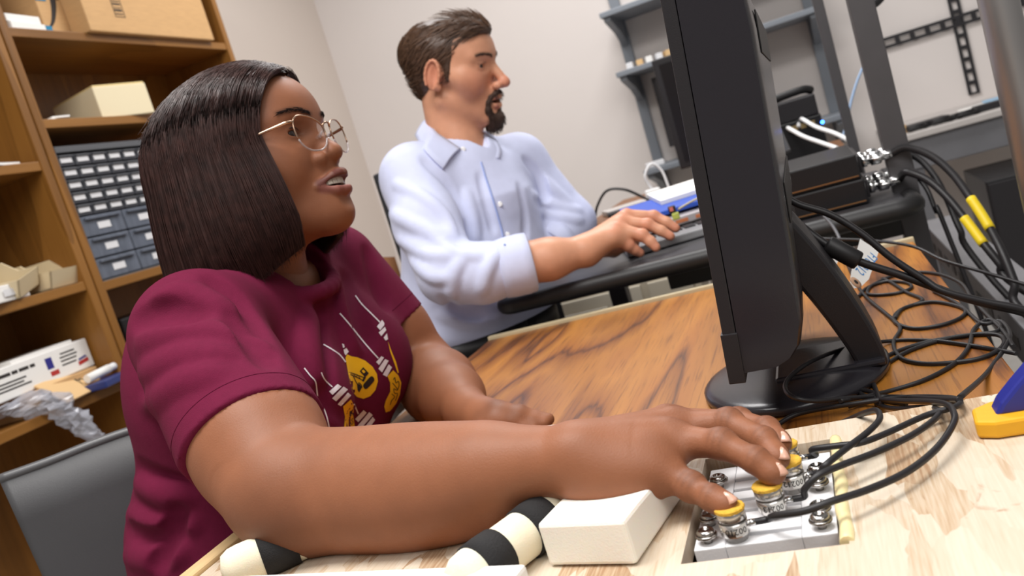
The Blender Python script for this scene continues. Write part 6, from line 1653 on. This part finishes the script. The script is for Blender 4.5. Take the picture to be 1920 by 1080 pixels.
leaf([(900, 246, 1.80), (904, 262, 1.775), (904, 280, 1.755), (901, 301, 1.735)], [(924, 254, 1.84), (934, 268, 1.82), (940, 282, 1.80), (937, 297, 1.785)], .004)
leaf([(800, 224, 1.80), (822, 222, 1.86), (850, 232, 1.87)], [(778, 254, 1.78), (790, 246, 1.86), (830, 240, 1.90)], .006)
# belt
bl = [Bc+RT_@npv((.136*math.cos(a), .182*math.sin(a), .012)) for a in np.linspace(0, 2*math.pi, 40)]
mb = MB(); V = []
for p in bl: V += [p+npv((0, 0, -.02)), p+npv((0, 0, .018))]
F = [(2*k, 2*k+2, 2*k+3, 2*k+1) for k in range(39)]
o = mb.add(V, F, True).build('belt', M_blk_rub, mn_p); sd = o.modifiers.new('t', 'SOLIDIFY'); sd.thickness = .004
# hair swept back
M_mh = mat('hair_mid_brown', srgb(74, 54, 42), .45, var=.3, vscale=200, stretch=(.1, 1, 1)); M_mh2 = mat('hair_mid_brown_strand', srgb(88, 64, 48), .4, var=.3, vscale=40)
s = SDF((-.14, -.10, -.11), (.125, .10, .155), .0024)
s.ell((-.016, 0, .028), (.097, .0795, .0670), .0); s.ell((.040, 0, .067), (.046, .052, .024), .02)
s.ell((-.048, 0, -.020), (.038, .058, .052), .03)
zz_ = s.ax[2][None, None, :]; xx_ = s.ax[0][:, None, None]; yy_ = np.abs(s.ax[1][None, :, None])
xh = np.interp(s.ax[2], [-.095, -.040, -.032, -.030, -.005, .02, .032, .050, .063, .078, .13], [-.050, -.034, -.030, .020, .026, .034, .038, .052, .074, .090, .13])[None, None, :]
xh = xh+np.where((zz_ > .02), (.055-yy_)*.30, 0)*np.clip((zz_-.02)/.03, 0, 1)
s.v = np.maximum(s.v, (xx_-xh).astype(np.float32)); s.v = np.maximum(s.v, (-.086-zz_).astype(np.float32)+0*s.v)
for y in (-1, 1): s.ell((.017, y*.0690, -.004), (.0085, .0065, .024), .006)
V, F = s.mesh(); V = smooth_mesh(V, F, 2); Vw = HM_+V@RM.T; mh = np_mesh('hair', Vw, F, M_mh, mn_p)
nrm_ = V-npv((-.015, 0, .03)); nrm_ /= np.linalg.norm(nrm_, axis=1)[:, None]
rng = np.random.default_rng(5); cand = np.flatnonzero((np.linalg.norm(V-npv((-.015, 0, .03)), axis=1) > .07)); cur = []
for k in rng.choice(cand, 2600):
    p = V[k].copy(); pts = []; lft = rng.uniform(.0, .003); L_ = rng.uniform(.02, .05) if V[k, 2] > .05 else rng.uniform(.012, .026); jit = rng.normal(0, .10, 3)
    for q in range(7):
        n_ = (p-npv((-.015, 0, .03)))/npv((.107, .081, .09))**2; n_ /= np.linalg.norm(n_)
        side_ = min(1, abs(p[1])/.075); fl = npv((-1, .0, -.05-.75*side_*(1 if p[2] < .09 else .3)-.8*max(0, -(p[0]+.07)*12)))+jit
        fl -= n_*(fl@n_); fl /= np.linalg.norm(fl); pts.append(HM_+RM@(p+n_*lft)); p = p+fl*L_/6
    cur.append(pts)
strands('hair_strands', cur, .0007, M_mh2, mh)
# goatee
M_goat = mat('goatee_hair', srgb(62, 42, 32), .55, bump=.0012, bscale=900); s = SDF((.03, -.05, -.15), (.13, .05, -.04), .0014)
s.chain([(.097, 0, -.0555), (.0935, -.012, -.0575), (.0860, -.022, -.0650), (.0815, -.0265, -.074)], [.0040, .0046, .0046, .0042], .004)
s.chain([(.097, 0, -.0555), (.0935, .012, -.0575), (.0860, .022, -.0650), (.0815, .0265, -.074)], [.0040, .0046, .0046, .0042], .004)
for y in (-1, 1): s.chain([(.0815, y*.0265, -.074), (.0800, y*.0255, -.088), (.0820, y*.017, -.103)], [.0042, .0060, .0085], .005)
s.ell((.083, 0, -.110), (.0205, .0215, .018), .008); s.ell((.078, 0, -.124), (.016, .017, .013), .008); s.cone((.093, 0, -.094), (.095, 0, -.105), .005, .009, .006)
V, F = s.mesh(); go = np_mesh('goatee', HM_+V@RM.T, F, M_goat, mn_p)
cur = []
for k in rng.choice(len(V), 900):
    p = V[k]; n_ = p-npv((.06, 0, -.085)); n_ /= np.linalg.norm(n_); d_ = npv((.15, np.sign(p[1])*.2, -1))+n_*.35+rng.normal(0, .2, 3); d_ /= np.linalg.norm(d_); L_ = rng.uniform(.005, .010)
    cur.append([HM_+RM@(p+d_*L_*t-n_*.0005) for t in np.linspace(0, 1, 4)])
strands('goatee_strands', cur, .00045, M_goat, go)
for sd_ in (-1, 1):
    strands('eyebrow', brow_curves(MHV, MHd, rng, 110, .0150, .0175, .0012, .006, sd_), .00045, M_goat, mn_p)
    strands('eyebrow', brow_curves(HWV, WH, rng, 110, .0160, .0190, .0011, .006, sd_), .0004, mat('brow_dark', srgb(30, 19, 16), .9, spec=.1), wm)
